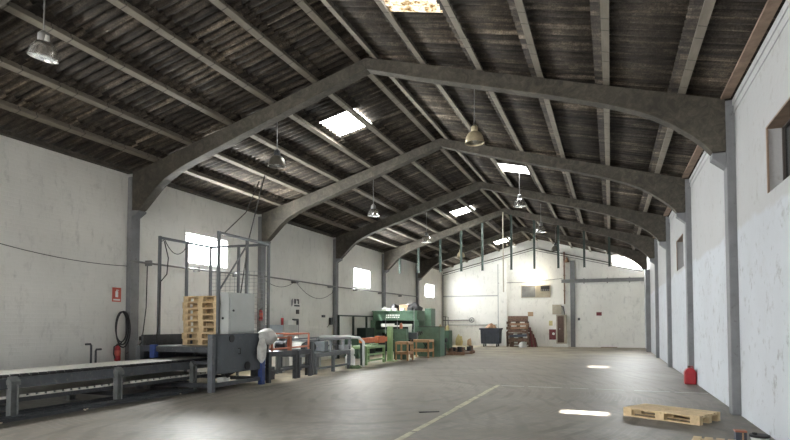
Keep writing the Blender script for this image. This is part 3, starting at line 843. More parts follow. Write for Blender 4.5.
def motor(loc, ax, L, r, label, m=M_black, ln=None):
    t = empty('electric_motor', loc, label, 'motor')
    x, y, z = loc; d = Vector({'x': (1,0,0), 'y': (0,1,0)}[ax]); p = Vector((x, y, z + r))
    MB().cyl(p - d * L/2, p + d * L/2, r, 18).build('motor_body', m, t, smooth=True)
    b = MB()
    for k in range(7):
        q = p + d * (-L * .32 + L * .1 * k); b.cyl(q - d * .008, q + d * .008, r * 1.13, 18)
    b.build('cooling_fins', m, t)
    MB().cyl(p + d * L/2, p + d * (L/2 + .10), .03, 10).build('shaft', M_steel, t)
    MB().box(p.x - .06, p.x + .06, p.y - .06, p.y + .06, p.z + r * .8, p.z + r + .07).build('terminal_box', m, t)
motor((-8.75, 12.9, .80), 'y', .34, .13, 'black motor on the first roller table behind the red guard frame')
motor((-8.6, 13.9, .78), 'x', .34, .12, 'dark motor on the roller tables, right half of the red guard frame', M_dark)
t = frame_table('transfer_frame', 'long dark steel transfer frame between the red guard and the grey pipe arch', 'frame', -9.4, -8.12, 15.0, 17.4, .62, M_conv, 3, .09, True, rail_z=(.16,))
t = empty('overhead_rail', (-8.5, 16, 0), 'grey raised steel rail on posts over the long transfer frame', 'rail')
b = MB(); b.bar((-8.15, 14.7, 1.0), (-8.15, 17.45, 1.02), .06); b.bar((-9.35, 14.7, 1.0), (-9.35, 17.45, 1.02), .05); b.bar((-9.35, 17.42, 1.0), (-8.15, 17.42, 1.0), .05); b.bar((-9.35, 14.72, 1.0), (-8.15, 14.72, 1.0), .05)
b.build('rail', M_post, t)
for x, y in ((-8.15, 14.85), (-8.15, 16.0), (-8.15, 17.35), (-9.35, 14.85), (-9.35, 17.35)):
    MB().box(x - .035, x + .035, y - .035, y + .035, .64 if 15 < y < 17.4 else 0, 1.0).build('post', M_post, t)
motor((-8.6, 15.4, .63), 'y', .42, .15, 'black motor at the start of the long transfer frame', M_black)
motor((-8.9, 16.5, .63), 'x', .36, .13, 'blue-grey motor at the far end of the transfer frame', M_bin)
b = MB(); b.box(-8.8, -8.3, 15.9, 16.15, .63, .95); single(b, 'gear_case', M_conv, (-8.55, 16, .63), 'dark grey gear case on the middle of the transfer frame', 'gearbox', bevel=.02)
b = MB(); b.box(-9.3, -8.9, 15.5, 17.0, .66, .90); single(b, 'white_panel_box', M_white, (-9.1, 16.2, .66), 'long white box lying on the rear of the transfer frame', 'box', bevel=.02)
for k, (x, y) in enumerate(((-9.6, 15.3), (-9.6, 16.4))):
    b = MB(); b.lathe([(.10, 0), (.13, .02), (.14, .30), (.11, .36), (.05, .38), (.05, .42)], (x, y, .0), 14)
    for v in b.bm.verts: v.co.z += .66
    b.box(x - .16, x + .16, y - .16, y + .16, 0, .66)
    single(b, 'white_drum', M_white, (x, y, 0), 'white round drum on a stand behind the transfer frame, %s one' % ('nearer' if k == 0 else 'farther'), 'drum', smooth=True)
# drive gear below and on the tables
b = MB(); b.box(-8.9, -8.5, 12.9, 13.4, .0, .34).cyl((-8.48, 13.15, .2), (-8.40, 13.15, .2), .13, 14)
single(b, 'drive_unit', M_dark, (-8.7, 13.15, 0), 'dark drive unit on the floor under the first roller table', 'drive unit', bevel=.01)
b = MB(); b.bar((-8.3, 14.75, 0), (-8.3, 14.75, .92), .06); b.bar((-8.3, 14.75, .92), (-8.05, 14.95, 1.0), .04); b.cyl((-8.05, 14.95, 1.0), (-8.0, 14.99, 1.02), .035, 10)
single(b, 'hand_lever', M_dark, (-8.3, 14.75, 0), 'dark hand lever standing at the start of the long transfer frame', 'lever')
b = MB(); b.tube([(-8.2, 16.6, .66), (-8.2, 16.6, .8), (-8.5, 16.8, .82), (-8.9, 16.9, .72), (-9.2, 17.2, .66)], .03, 8)
single(b, 'air_hose', M_black, (-8.6, 16.8, .66), 'black air hose lying over the far end of the transfer frame', 'hose', smooth=True)
b = MB(); b.box(-8.35, -8.12, 16.9, 17.25, .62, .80).cyl((-8.24, 17.07, .80), (-8.24, 17.07, .95), .05, 12)
single(b, 'valve_block', M_steel, (-8.24, 17.07, .62), 'bare grey valve block on the transfer frame near the grey pipe arch', 'valve')
# grey pipe arch
b = MB(); b.tube([(-9.6, 18.0, 1.04), (-8.6, 18.3, 1.04), (-8.25, 18.38, 1.0), (-8.1, 18.42, .86), (-8.1, 18.42, 0)], .05, 10)
b.tube([(-9.6, 18.0, 1.04), (-9.6, 18.0, 0)], .05, 10)
single(b, 'pipe_arch', M_cab, (-8.8, 18.2, 0), 'light grey bent pipe arch beside the orange beam', 'pipe', smooth=True)
# white canister
t = empty('white_canister', (-8.35, 17.85, 0), 'white filter canister standing under the grey pipe arch', 'canister')
MB().lathe([(.16, .0), (.17, .03), (.17, .36), (.12, .42), (.12, .44), (.15, .46), (.15, .62), (.08, .68), (.05, .68), (.05, .78)], (-8.35, 17.85, 0), 16).build('body', M_white, t, smooth=True)
MB().cyl((-8.35, 17.85, .78), (-8.35, 17.85, .90), .04, 10).build('valve', M_steel, t)
b = MB()
b.lathe([(.0, .0), (.22, .01), (.16, .10), (.0, .14)], (-8.0, 17.5, 0), 12)
for v in b.bm.verts: v.co.x += .05 * math.sin(v.co.y * 30); v.co.z *= 1 + .3 * math.sin(v.co.x * 41)
single(b, 'rag_heap', mat('dull_green_cloth', (.09, .13, .07), .9, 0, .3), (-8.0, 17.5, 0), 'dull green rag heap on the floor at the transfer frame foot', 'rag')

# orange beam and light green table
t = empty('orange_beam', (-8.4, 20.0, .8), 'bright orange steel beam between the pipe arch and the light green post', 'beam')
MB().box(-8.42, -8.30, 18.75, 21.22, .80, .98).build('beam', M_orange, t, bevel=.008)
b = MB(); b.box(-8.46, -8.28, 20.3, 20.9, .76, 1.02); b.build('carriage', M_orange, t)
for y in (18.8, 21.0): MB().box(-8.40, -8.32, y, y + .08, 0, .80).build('leg', M_dgreen, t)
t = empty('green_table', (-8.5, 20.0, 0), 'light green low steel table under the orange beam', 'table')
MB().box(-8.95, -8.2, 18.95, 20.75, .58, .68).build('tabletop', M_lgreen, t, bevel=.01)
for x, y in ((-8.25, 19.0), (-8.25, 20.7), (-8.9, 19.0), (-8.9, 20.7)): MB().box(x - .04, x + .04, y - .04, y + .04, 0, .58).build('leg', M_lgreen, t)
b = MB(); b.box(-8.27, -8.23, 19.0, 20.7, .12, .18).box(-8.27, -8.23, 19.0, 20.7, .34, .40); b.build('rail', M_lgreen, t)
b = MB(); b.box(-8.55, -8.35, 19.7, 20.4, .684, .74); single(b, 'green_tray', M_lgreen, (-8.45, 20, .684), 'pale green tray lying on the light green table', 'tray')

# ================================================================== GREEN PRESS
gp = empty('green_press', (-9.4, 26.2, 0), 'large green machine press with white lettering on its top beam', 'press')
GY = 25.9
b = MB(); b.box(-10.9, -8.62, GY, GY + 1.3, 1.64, 2.10).box(-10.95, -8.57, GY - .03, GY + 1.33, 2.06, 2.12)
for k in range(14): b.cyl((-10.85 + k * .17, GY - .03, 2.02), (-10.85 + k * .17, GY - .05, 2.02), .02, 8)
b.build('top_beam', M_green, gp, bevel=.01)
for x in (-10.92, -8.68):
    MB().box(x - .10, x + .16, GY - .02, GY + 1.3, 0, 1.66).build('upright', M_green, gp, bevel=.01)
b = MB(); b.box(-10.78, -8.75, GY + .1, GY + 1.2, 1.06, 1.2); b.build('ram', M_green, gp)
b = MB(); b.box(-10.5, -9.8, GY + .05, GY + .1, 1.42, 1.5); b.box(-9.5, -8.9, GY + .05, GY + .1, 1.40, 1.48); b.box(-10.5, -8.9, GY + .06, GY + .1, 1.34, 1.42)
b.build('white_guard_strip', M_white, gp)
MB().box(-10.8, -8.72, GY + .9, GY + .96, .7, 1.66).build('back_panel', M_dgreen, gp)
b = MB(); b.box(-10.78, -8.75, GY, GY + 1.3, .15, .72); b.build('bed', M_dgreen, gp)
b = MB()
for r_i, (xa, xb, z) in enumerate(((-10.2, -9.55, 1.90), (-10.2, -9.55, 1.80))):
    x = xa
    while x < xb:
        w = random.choice((.05, .07, .09)); b.box(x, x + w, GY - .004, GY, z - .03, z + .03); x += w + .035
b.build('lettering', M_white, gp)
for x in (-10.2, -9.6, -8.75):
    MB().cyl((x, GY - .06, 1.0), (x, GY - .06, 1.75 if x < -9 else 2.2), .018, 8).build('guide_rod', M_steel, gp)
b = MB(); b.prism([(-10.95, .6), (-10.55, .6), (-10.8, 1.5), (-10.95, 1.6)], 'y', GY - .05, GY); b.build('gusset', M_green, gp)
b = MB(); b.box(-8.30, -7.98, GY + .2, GY + .9, .0, 2.22); single(b, 'green_column', M_green, (-8.14, GY + .5, 0), 'tall green steel column right of the press', 'column', bevel=.015)
# clutter on the press
def heap(c, s, label, m, name='black_bag', seed=0):
    b = MB(); b.lathe([(.0, 1.), (.35, .95), (.75, .7), (1., .35), (.95, .05), (.9, 0)], (0, 0, 0), 16)
    for v in b.bm.verts:
        q = v.co; k = 1 + .22 * math.sin(q.x * 5 + seed) * math.cos(q.y * 4 + seed * 2) + .08 * math.sin(q.z * 13 + seed)
        v.co = Vector((c[0] + q.x * s[0] * k, c[1] + q.y * s[1] * k, c[2] + max(0, q.z) * s[2] * (k if q.z > .05 else 1)))
    return single(b, name, m, c, label, 'bag', smooth=True)
heap((-9.95, GY + .5, 2.122), (.30, .3, .30), 'small black bag on the left of the press top', M_black, seed=1)
heap((-8.95, GY + .6, 2.122), (.36, .4, .36), 'large black bag on the right of the press top', M_black, seed=2.2)
b = MB(); b.obox((-9.45, GY + .5, 2.27), (.42, .4, .29), .2); single(b, 'cardboard_box', M_cardb, (-9.45, GY + .5, 2.125), 'tan cardboard box between the black bags on the press', 'box')
for k, x in enumerate((-10.1, -9.8, -9.4)):
    b = MB(); b.box(x - .1, x + .1, GY + .02, GY + .2, 2.122, 2.24); single(b, 'cream_box', M_deck, (x, GY + .1, 2.122), 'small cream box on the front edge of the press top, %s' % ('left one', 'middle one', 'right one')[k], 'box', 'cream boxes on the press')
heap((-10.45, GY + .6, 2.122), (.22, .25, .2), 'grey cloth bundle on the left end of the press top', M_bag, 'cloth_bundle', 3)
heap((-9.5, GY + 1.0, 2.122), (.34, .2, .34), 'white plastic sheet bundle at the back of the press top', M_bag, 'plastic_bundle', 4)
# light green post and control panel
t = empty('light_green_post', (-8.3, 21.5, 0), 'tall light green steel post in front of the press', 'post')
MB().box(-8.40, -8.22, 21.42, 21.66, .02, 1.38).build('column', M_lgreen, t, bevel=.012)
MB().box(-8.55, -8.05, 21.3, 21.8, 0, .02).build('foot_plate', M_lgreen, t)
b = MB(); b.box(-8.55, -8.0, 22.6, 22.9, .0, 1.28); single(b, 'green_box', M_green, (-8.3, 22.7, 0), 'narrow green cabinet behind the light green post', 'cabinet', bevel=.01)
t = empty('control_box', (-8.0, 23.3, .8), 'grey control box held on a stand before the press', 'control box')
MB().box(-8.32, -7.72, 23.15, 23.35, .84, 1.12).build('box', M_plate_st, t, bevel=.01)
MB().cyl((-8.0, 23.4, 0), (-8.0, 23.4, .84), .035, 10).build('stand', M_dark, t)
b = MB(); b.lathe([(.0, 0), (.07, .0), (.09, .26), (.075, .26), (.06, .03), (.0, .03)], (-8.05, 23.25, 1.122), 16); single(b, 'white_cup', M_white, (-8.05, 23.25, 1.122), 'white bucket on top of the grey control box', 'bucket', smooth=True)
b = MB(); b.lathe([(.0, 0), (.06, .0), (.07, .1), (.05, .22), (.0, .25)], (-8.28, 22.75, 1.282), 14); single(b, 'orange_lamp', M_faded, (-8.28, 22.75, 1.282), 'orange-red warning lamp on the narrow green cabinet', 'lamp', smooth=True)
# brown wooden racks
def rack(x0, x1, y0, y1, h, label):
    t = empty('wooden_rack', ((x0+x1)/2, (y0+y1)/2, 0), label, 'rack', 'brown wooden racks before the press')
    for x in (x0 + .03, x1 - .03):
        for y in (y0 + .03, y1 - .03): MB().box(x - .03, x + .03, y - .03, y + .03, 0, h).build('leg', M_woodb, t)
    for z in (.26, h - .1):
        b = MB(); b.box(x0, x1, y0, y0 + .02, z, z + .09).box(x0, x1, y1 - .02, y1, z, z + .09).box(x0, x0 + .02, y0 + .02, y1 - .02, z, z + .09).box(x1 - .02, x1, y0 + .02, y1 - .02, z, z + .09).box(x0, x1, y0, y1, z + .09, z + .105)
        b.build('shelf', M_woodb, t)
rack(-8.18, -7.62, 21.75, 22.45, .76, 'small brown wooden two-shelf rack nearest the light green post')
rack(-8.28, -7.42, 23.9, 24.7, .78, 'wider brown wooden two-shelf rack in front of the green cabinet')
# green cabinets on the right
t = empty('green_cabinet', (-7.75, 25.4, 0), 'wide green machine cabinet behind the wider wooden rack', 'cabinet')
MB().box(-8.25, -7.22, 24.95, 25.75, .0, 1.34).build('body', M_green, t, bevel=.012)
MB().box(-7.24, -7.215, 25.0, 25.7, .05, 1.28).build('side_door', mat('mid_green_paint', (.10, .20, .14), .45, .1, .12, 5), t)
MB().box(-8.27, -7.2, 24.93, 25.77, 1.34, 1.37).build('lid', M_dgreen, t)
b = MB(); b.bar((-8.1, 24.94, .15), (-7.7, 24.94, .8), .03); b.bar((-8.1, 24.94, .8), (-7.7, 24.94, .15), .03); b.build('brace', M_dgreen, t)
b = MB(); b.tube([(-8.3 + .03 * k, 24.9, .9 + .28 * abs(math.sin(k))) for k in range(10)], .02, 6); single(b, 'cable_coil', M_cable, (-8.1, 24.9, .9), 'black cable bunch in front of the green cabinet', 'cable')
b = MB(); b.box(-8.52, -7.86, 28.9, 29.5, .0, 1.14); single(b, 'green_box', M_green, (-8.2, 29.2, 0), 'smaller green cabinet at the right end of the press line', 'cabinet', bevel=.012)
t = empty('pump_unit', (-7.48, 26.1, 0), 'black pump unit standing right of the wide green cabinet', 'pump')
MB().lathe([(.2, 0), (.22, .05), (.22, .55), (.14, .62), (.14, .9), (.0, .93)], (-7.48, 26.1, 0), 16).build('housing', M_black, t, smooth=True)
MB().cyl((-7.48, 26.1, .72), (-7.2, 26.05, .72), .1, 12).build('motor', M_black, t, smooth=True)
for k, (x, m, lab) in enumerate(((-8.4, M_yellow, 'yellow can on the smaller green cabinet'), (-8.2, M_cardb, 'tan carton on the smaller green cabinet'), (-8.0, M_yellow, 'second yellow can on the small green cabinet, at its right end'))):
    b = MB()
    if m is M_yellow: b.lathe([(.0, 0), (.08, 0), (.08, .2), (.07, .23), (.03, .25), (.03, .3), (.0, .3)], (x, 29.1, 1.142), 14)
    else: b.box(x - .09, x + .09, 29.0, 29.2, 1.142, 1.36)
    single(b, 'metal_can' if m is M_yellow else 'small_carton', m, (x, 29.1, 1.142), lab, 'can' if m is M_yellow else 'box', smooth=m is M_yellow)
# low pallets with dark parts
lp = pallet('old_pallet', M_woodo2, 1.2, 1.0, .144, 'low tan pallet loaded with dark parts, right of the green cabinet', 'pallet', None, (-7.2, 27.0, 0.002), .2)
lp2 = pallet('old_pallet', M_woodo2, 1.2, 1.0, .144, 'tan pallet with dark parts lying farther back toward the grey container', 'pallet', None, (-7.05, 28.3, 0.002), .1)
for P, cx, cy, nm in ((lp, -7.2, 27.0, 'nearer'), (lp2, -7.05, 28.3, 'farther')):
    for k in range(6):
        x = cx - .42 + (k % 3) * .42; y = cy - .22 + (k // 3) * .44
        b = MB(); b.cyl((x, y, .148), (x, y, .148 + random.uniform(.12, .26)), .11, 12); b.cyl((x, y, .148), (x, y, .17), .16, 12)
        single(b, 'machine_part', M_woodo if k % 2 else M_black, (x, y, .148), 'dark round machine part standing on the %s loaded low pallet' % nm, 'machine part', 'dark parts on the %s low pallet' % nm)

# dark green cage against left wall behind the press line
t = empty('steel_cage', (-10.7, 23.9, 0), 'dark green steel cage against the left wall beside the press', 'cage')
for y in (22.1, 23.6, 25.1): MB().box(-10.95, -10.87, y, y + .08, 0, 1.84).build('post', M_dgreen, t)
b = MB(); b.bar((-10.91, 22.1, 1.84), (-10.91, 26.2, 1.84), .06); b.bar((-10.91, 22.1, .95), (-10.91, 25.2, .95), .05); b.build('rail', M_dgreen, t)
b = MB(); b.box(-10.93, -10.89, 23.6, 25.15, .1, .95); b.build('lower_panel', M_green, t)
b = MB(); b.box(-10.75, -10.1, 22.4, 23.4, 0, .85); single(b, 'green_box', M_green, (-10.4, 22.9, 0), 'green motor cabinet in front of the steel cage', 'cabinet', bevel=.012)
b = MB(); b.box(-10.85, -10.4, 23.9, 24.9, .0, 1.3); single(b, 'dark_locker', M_dgreen, (-10.6, 24.4, 0), 'dark locker inside the steel cage', 'locker', bevel=.012)

# cabinets against the left wall between the second and third frames
t = empty('control_cabinet', (-10.9, 17.0, 0), 'blue-grey control cabinet against the left wall, nearest the second frame', 'cabinet')
MB().box(-11.05, -10.70, 16.55, 17.35, .0, 1.45).build('body', M_cab2, t, bevel=.01)
MB().box(-10.70, -10.685, 16.6, 17.3, .08, 1.40).build('door', M_cab2, t)
t = empty('control_cabinet', (-10.9, 17.9, 0), 'light grey control cabinet with red beacon, against the left wall', 'cabinet')
MB().box(-11.05, -10.70, 17.42, 18.42, .0, 1.45).build('body', M_cab, t, bevel=.01)
MB().box(-10.70, -10.685, 17.48, 18.36, .08, 1.40).build('door', M_cab, t)
o = MB().cyl((-10.85, 17.55, 1.45), (-10.85, 17.55, 1.70), .05, 12).build('beacon', M_red, t); o['label'] = 'red signal beacon'
b = MB(); b.box(-11.0, -10.72, 17.75, 18.1, 1.452, 1.62); single(b, 'white_box', M_white, (-10.86, 17.92, 1.452), 'white box on top of the light grey control cabinet', 'box', bevel=.01)
b = MB(); b.bar((-10.95, 18.45, 1.64), (-10.95, 18.8, 1.64), .07); b.bar((-10.95, 18.78, 0), (-10.95, 18.78, 1.64), .07)
single(b, 'black_post', M_dark, (-10.95, 18.9, 0), 'black L-shaped post beside the light grey control cabinet', 'post')

# ================================================================== LEFT WALL ITEMS
XW = XL + .006
# fire extinguisher sign: red plate, white pictogram
t = empty('extinguisher_sign', (XW, 10.5, 2.2), 'red fire extinguisher sign on the left wall before the first column', 'sign')
MB().box(XL, XL + .008, 10.36, 10.62, 2.02, 2.36).build('plate', M_signred, t)
b = MB(); b.box(XL + .008, XL + .011, 10.45, 10.53, 2.13, 2.27).box(XL + .008, XL + .011, 10.475, 10.505, 2.27, 2.31).box(XL + .008, XL + .011, 10.505, 10.55, 2.29, 2.305).box(XL + .008, XL + .011, 10.39, 10.59, 2.05, 2.085)
b.build('pictogram', M_white, t)
def extinguisher(x, y, z, h, label, loc_wall=True):
    t = empty('fire_extinguisher', (x, y, z), label, 'fire extinguisher')
    r = h * .17
    o = MB().lathe([(r * .9, 0), (r, .02), (r, h * .68), (r * .8, h * .78), (r * .35, h * .84), (r * .3, h * .88)], (x, y, z), 18).build('cylinder', M_red, t, smooth=True)
    b = MB(); b.box(x - .02, x + .02, y - .02, y + .02, z + h * .87, z + h * .95); b.bar((x, y, z + h * .95), (x, y + .12, z + h), .025); b.bar((x, y, z + h * .92), (x, y + .1, z + h * .9), .02)
    b.build('valve', M_black, t)
    b = MB(); b.tube([(x + .01, y - .02, z + h * .9), (x + .02, y - r - .05, z + h * .8), (x + .02, y - r - .06, z + h * .4), (x + .02, y - r - .02, z + h * .15)], .014, 8); b.build('hose', M_black, t)
    MB().lathe([(r * 1.01, h * .3), (r * 1.012, h * .31), (r * 1.012, h * .58), (r * 1.01, h * .59)], (x, y, z), 18).build('paper_label', M_signred, t, smooth=True)
extinguisher(XL + .16, 10.40, .62, .42, 'red fire extinguisher on the left wall below the black hose coil')
extinguisher(XL + .14, 16.33, 1.60, .42, 'red fire extinguisher on the left wall by the second column')
# black hose coil on the first column
b = MB()
for k in range(3):
    pts = []
    for j in range(25):
        a = 2 * PI * j / 24
        pts.append((XL + .10 + .03 * k, 10.56 + (.17 + .02 * k) * math.sin(a), 1.42 + (.36 + .035 * k) * math.cos(a) - .03 * k))
    b.tube(pts, .016, 6)
b.tube([(XL + .1, 10.5, 1.0), (XL + .12, 10.42, .8), (XL + .1, 10.45, .6)], .02, 6)
single(b, 'hose_coil', M_black, (XL + .14, 10.58, 1.0), 'coiled black hose hung on the wall at the first left column', 'hose', smooth=True)
def catenary(p, q, sag, n=14):
    p, q = Vector(p), Vector(q)
    return [p.lerp(q, k / n) - Vector((0, 0, sag * 4 * (k / n) * (1 - k / n))) for k in range(n + 1)]
def cable(pts, r, label, name='hanging_cable', m=None, cat='cable', group=None):
    b = MB(); b.tube(pts, r, 6)
    return single(b, name, m or M_cable, pts[0], label, cat, group, smooth=True)
cable(catenary((XL + .05, 5.5, 3.5), (XL + .05, 10.74, 2.9), .22), .008, 'thin black cable sagging along the left wall before the first column', cat='cable')
b = MB(); b.tube([(XL + .16, 10.7, 3.02), (XL + .16, 13.4, 3.02), (XL + .16, 16.3, 3.08)], .024, 8)
for y in (11.4, 13.2, 15.0): b.box(XL, XL + .18, y - .03, y + .03, 2.96, 3.10)
single(b, 'wall_conduit', M_pipe, (XL + .1, 13, 3), 'grey conduit along the left wall between first and second columns', 'pipe', 'conduits along the left wall')
b = MB(); b.tube([(XL + .16, 16.5, 3.09), (XL + .16, 21.9, 3.06)], .026, 8)
for y in (18.6, 21.5): b.box(XL, XL + .2, y - .10, y + .10, 3.0, 3.07)
single(b, 'wall_conduit', M_pipe, (XL + .1, 19, 3), 'grey conduit along the left wall between second and third columns', 'pipe', 'conduits along the left wall')
b = MB(); b.tube([(XL + .16, 22.1, 3.06), (XL + .16, 33.0, 3.12)], .026, 8)
for y in (24, 27, 30): b.box(XL, XL + .18, y - .05, y + .05, 3.0, 3.07)
single(b, 'wall_conduit', M_pipe, (XL + .1, 27, 3), 'grey conduit along the left wall beyond the third column', 'pipe', 'conduits along the left wall')
b = MB(); b.tube([(XL + .05, 11.4, 3.0), (XL + .05, 11.38, 1.9), (XL + .05, 11.28, 1.2), (XL + .06, 11.2, 1.15), (XL + .05, 11.26, 1.05), (XL + .05, 11.1, .85), (XL + .08, 10.75, .78)], .014, 6)
b.box(XL, XL + .08, 11.22, 11.32, 1.08, 1.18)
single(b, 'drop_cable', M_cable, (XL + .05, 11.3, .8), 'black cable dropping down the wall right of the first column', 'cable')
cable(catenary((XL + .08, 16.6, 3.0), (XL + .08, 18.5, 3.0), .2), .009, 'thin sagging cable right of the second column on the left wall')
cable(catenary((XL + .08, 18.8, 3.0), (XL + .08, 21.8, 2.85), .42), .009, 'long sagging cable loop before the third column on the left wall')
cable([(XL + .1, 21.7, 2.9), (XL + .1, 21.75, 2.2), (XL + .1, 21.7, 1.6), (XL + .1, 21.2, 1.35)], .014, 'black cable dropping beside the third column')
cable([(-8.62, 11.25, 3.60), (-9.2, 13.0, 4.5), (-9.6, 14.2, zt(-9.6) + .1)], .014, 'dark cable rising from the guard frame to the roof, left of two', group=None)
cable([(-8.62, 12.0, 2.25), (-8.62, 12.3, 3.6), (-9.0, 13.3, 4.9), (-9.2, 13.9, zt(-9.2) + .1)], .016, 'dark cable rising from the electrical cabinet to the roof, right of two')
cable([(-10.2, 11.0, 3.5)] + catenary((-10.2, 11.1, 3.55), (-10.2, 11.9, 3.5), .28), .010, 'black cable draped under the top rail of the guard frame')
cable([(-10.12, 11.0, 3.5), (-10.1, 11.12, 3.1), (-10.12, 11.1, 2.7), (-10.13, 10.9, 2.5), (-10.13, 10.86, 1.5), (-10.1, 10.75, 1.1), (-10.1, 10.9, .8)], .014, 'black cable hanging down the leftmost guard post')
# second junction pieces
b = MB(); b.box(XL, XL + .1, 21.55, 21.75, 1.45, 1.75); single(b, 'switch_box', M_dark, (XL + .05, 21.65, 1.45), 'dark switch box on the left wall before the third column', 'switch box', bevel=.008)
b = MB(); b.box(XL, XL + .07, 20.9, 21.1, 1.75, 1.85); single(b, 'socket_box', M_dark, (XL + .03, 21, 1.75), 'small dark socket on the left wall under the cable loop', 'socket')
# sticker with emblem and two marks on the left wall
t = empty('wall_sticker', (XW, 18.8, 2.1), 'black emblem and lettering sticker on the left wall above the cabinets', 'sticker')
b = MB(); b.prism([(18.55, 2.12), (18.62, 2.20), (18.66, 2.34), (18.60, 2.44), (18.52, 2.36), (18.50, 2.22)], 'x', XL, XL + .004); b.build('emblem', M_pipe, t)
b = MB(); b.box(XL, XL + .004, 18.72, 18.86, 2.24, 2.42).box(XL, XL + .004, 18.90, 19.08, 2.36, 2.42).box(XL, XL + .004, 18.98, 19.08, 2.24, 2.36).box(XL, XL + .004, 18.72, 19.12, 2.14, 2.20)
b.build('lettering', M_ink, t)
b = MB(); b.box(XL, XL + .05, 18.86, 19.02, 1.86, 2.02); single(b, 'wall_switch', M_ink, (XL, 18.94, 1.86), 'small black switch on the left wall below the sticker', 'switch')

# ================================================================== BACK WALL ITEMS
# wall floodlight, switched on
t = empty('floodlight', (-4.65, YB - .1, 4.35), 'glowing floodlight on the back wall above the boarded window', 'lamp')
b = MB(); b.box(-4.80, -4.50, YB - .14, YB - .02, 4.32, 4.52); b.build('housing', M_beige, t)
MB().box(-4.78, -4.52, YB - .148, YB - .141, 4.34, 4.50).build('lens', mat('lit_floodlight_glass', (.9, .88, .8), .4, 0, .02, 8, emit=((1., .92, .72), 10.)), t)
# conduits
b = MB(); b.tube([(-4.9, YB - .03, 4.25), (-7.1, YB - .03, 4.22)], .02, 6); b.tube([(-4.4, YB - .03, 4.3), (-2.9, YB - .03, 4.42)], .02, 6)
single(b, 'cable_run', M_pipe, (-4.6, YB - .03, 4.2), 'thin horizontal cable run on the back wall beside the floodlight', 'cable')
b = MB(); b.tube([(-2.78, YB - .08, 6.15), (-2.78, YB - .08, 2.75)], .045, 8)
for z in (5.6, 5.2, 4.6, 3.6): b.box(-2.84, -2.72, YB - .12, YB, z, z + .05)
single(b, 'conduit_pole', M_woodo, (-2.78, YB - .08, 2.75), 'brown vertical conduit on the back wall above the beige box', 'pipe')
t = empty('wall_horn', (-2.62, YB - .2, 5.2), 'small conical horn beside the brown conduit on the back wall', 'horn')
b = MB(); b.lathe([(.16, 0), (.10, .14), (.04, .3), (.02, .34)], (-2.60, YB - .22, 5.45), 14); b.build('cone', M_woodo2, t, smooth=True)
MB().bar((-2.60, YB - .22, 5.7), (-2.78, YB - .05, 5.75), .03).build('bracket', M_dark, t)
# beige switch box and cabinet with brown door
t = empty('beige_switch_box', (-3.2, YB - .15, 2.08), 'beige electrical box on the back wall above the brown-doored cabinet', 'electrical box')
MB().box(-3.54, -2.98, YB - .25, YB, 2.10, 2.72).build('body', M_beige, t, bevel=.01)
b = MB(); b.tube([(-2.98, YB - .1, 2.6), (-2.86, YB - .1, 2.6), (-2.8, YB - .12, 2.2), (-2.8, YB - .12, 1.9)], .03, 8); b.build('conduit', M_dark, t)
t = empty('beige_cabinet', (-3, YB - .2, 0), 'tall beige cabinet with dark brown door panel at the back wall', 'cabinet')
MB().box(-3.30, -2.66, YB - .32, YB, .2, 2.07).build('body', M_beige, t, bevel=.01)
o = MB().box(-3.22, -2.82, YB - .335, YB - .32, .28, 1.98).build('door', M_brown, t)
MB().cyl((-3.08, YB - .36, 1.15), (-3.08, YB - .335, 1.15), .035, 8).build('lock', M_steel, o)
for x in (-3.5, -3.0): 
    b = MB(); b.box(x, x + .42, YB - .4, YB, 0, .195); single(b, 'white_plinth_block', M_white, (x + .2, YB - .2, 0), 'white block on the floor at the back wall, %s' % ('under the fire hose cabinet' if x < -3.3 else 'under the tall beige cabinet'), 'block')
t = empty('fire_hose_cabinet', (-3.54, YB - .1, .4), 'dark red fire hose cabinet on the back wall beside the beige cabinet', 'fire hose cabinet')
MB().box(-3.76, -3.34, YB - .22, YB, .46, 1.12).build('body', M_dred, t, bevel=.01)
MB().cyl((-3.48, YB - .235, .84), (-3.48, YB - .22, .84), .085, 16).build('dial', M_white, t)
b = MB(); b.box(-3.78, -3.55, YB - .008, YB, 1.36, 1.68); single(b, 'yellow_sign', M_yellow, (-3.66, YB, 1.36), 'small yellow sign on the back wall above the fire hose cabinet', 'sign')
b = MB(); b.box(-5.13, -4.78, YB - .012, YB, 1.98, 2.26); single(b, 'small_plaque', M_cardb, (-4.95, YB, 1.98), 'small tan plaque on the back wall under the boarded window', 'plaque')
t = empty('red_door_sign', (-.7, YB - .05, 2), 'small dark red sign on the white sliding door', 'sign')
MB().box(-.85, -.53, YB - .062, YB - .05, 2.0, 2.22).build('plate', M_dred, t)
b = MB(); b.box(-1.98, -1.84, YB - .09, YB - .05, 1.70, 1.86); single(b, 'door_lock_box', M_dark, (-1.9, YB - .07, 1.7), 'small dark lock box on the left edge of the sliding door', 'lock')
# pipes with valve on the left of the back wall
b = MB(); b.tube([(-10.9, YB - .1, 1.72), (-8.95, YB - .1, 1.74)], .035, 8); b.tube([(-10.8, YB - .1, 1.40), (-7.15, YB - .1, 1.40)], .028, 8)
b.tube([(-10.75, YB - .1, .3), (-10.75, YB - .1, 2.0)], .03, 8); b.tube([(-10.55, YB - .1, 1.0), (-10.55, YB - .1, 1.95), (-10.9, YB - .1, 1.98)], .03, 8)
b.tube([(-10.92, YB - .1, 0.2), (-10.92, YB - .1, 4.9)], .04, 8)
single(b, 'pipe_run', M_pipe, (-9.5, YB - .1, 1.0), 'grey pipe run low on the left part of the back wall', 'pipe', smooth=True)
t = empty('shutoff_valve', (-8.9, YB - .14, 1.74), 'round grey valve at the end of the back wall pipe', 'valve')
b = MB(); b.tube([(-8.88 + .16 * math.cos(2*PI*k/16), YB - .14, 1.74 + .16 * math.sin(2*PI*k/16)) for k in range(17)], .025, 8)
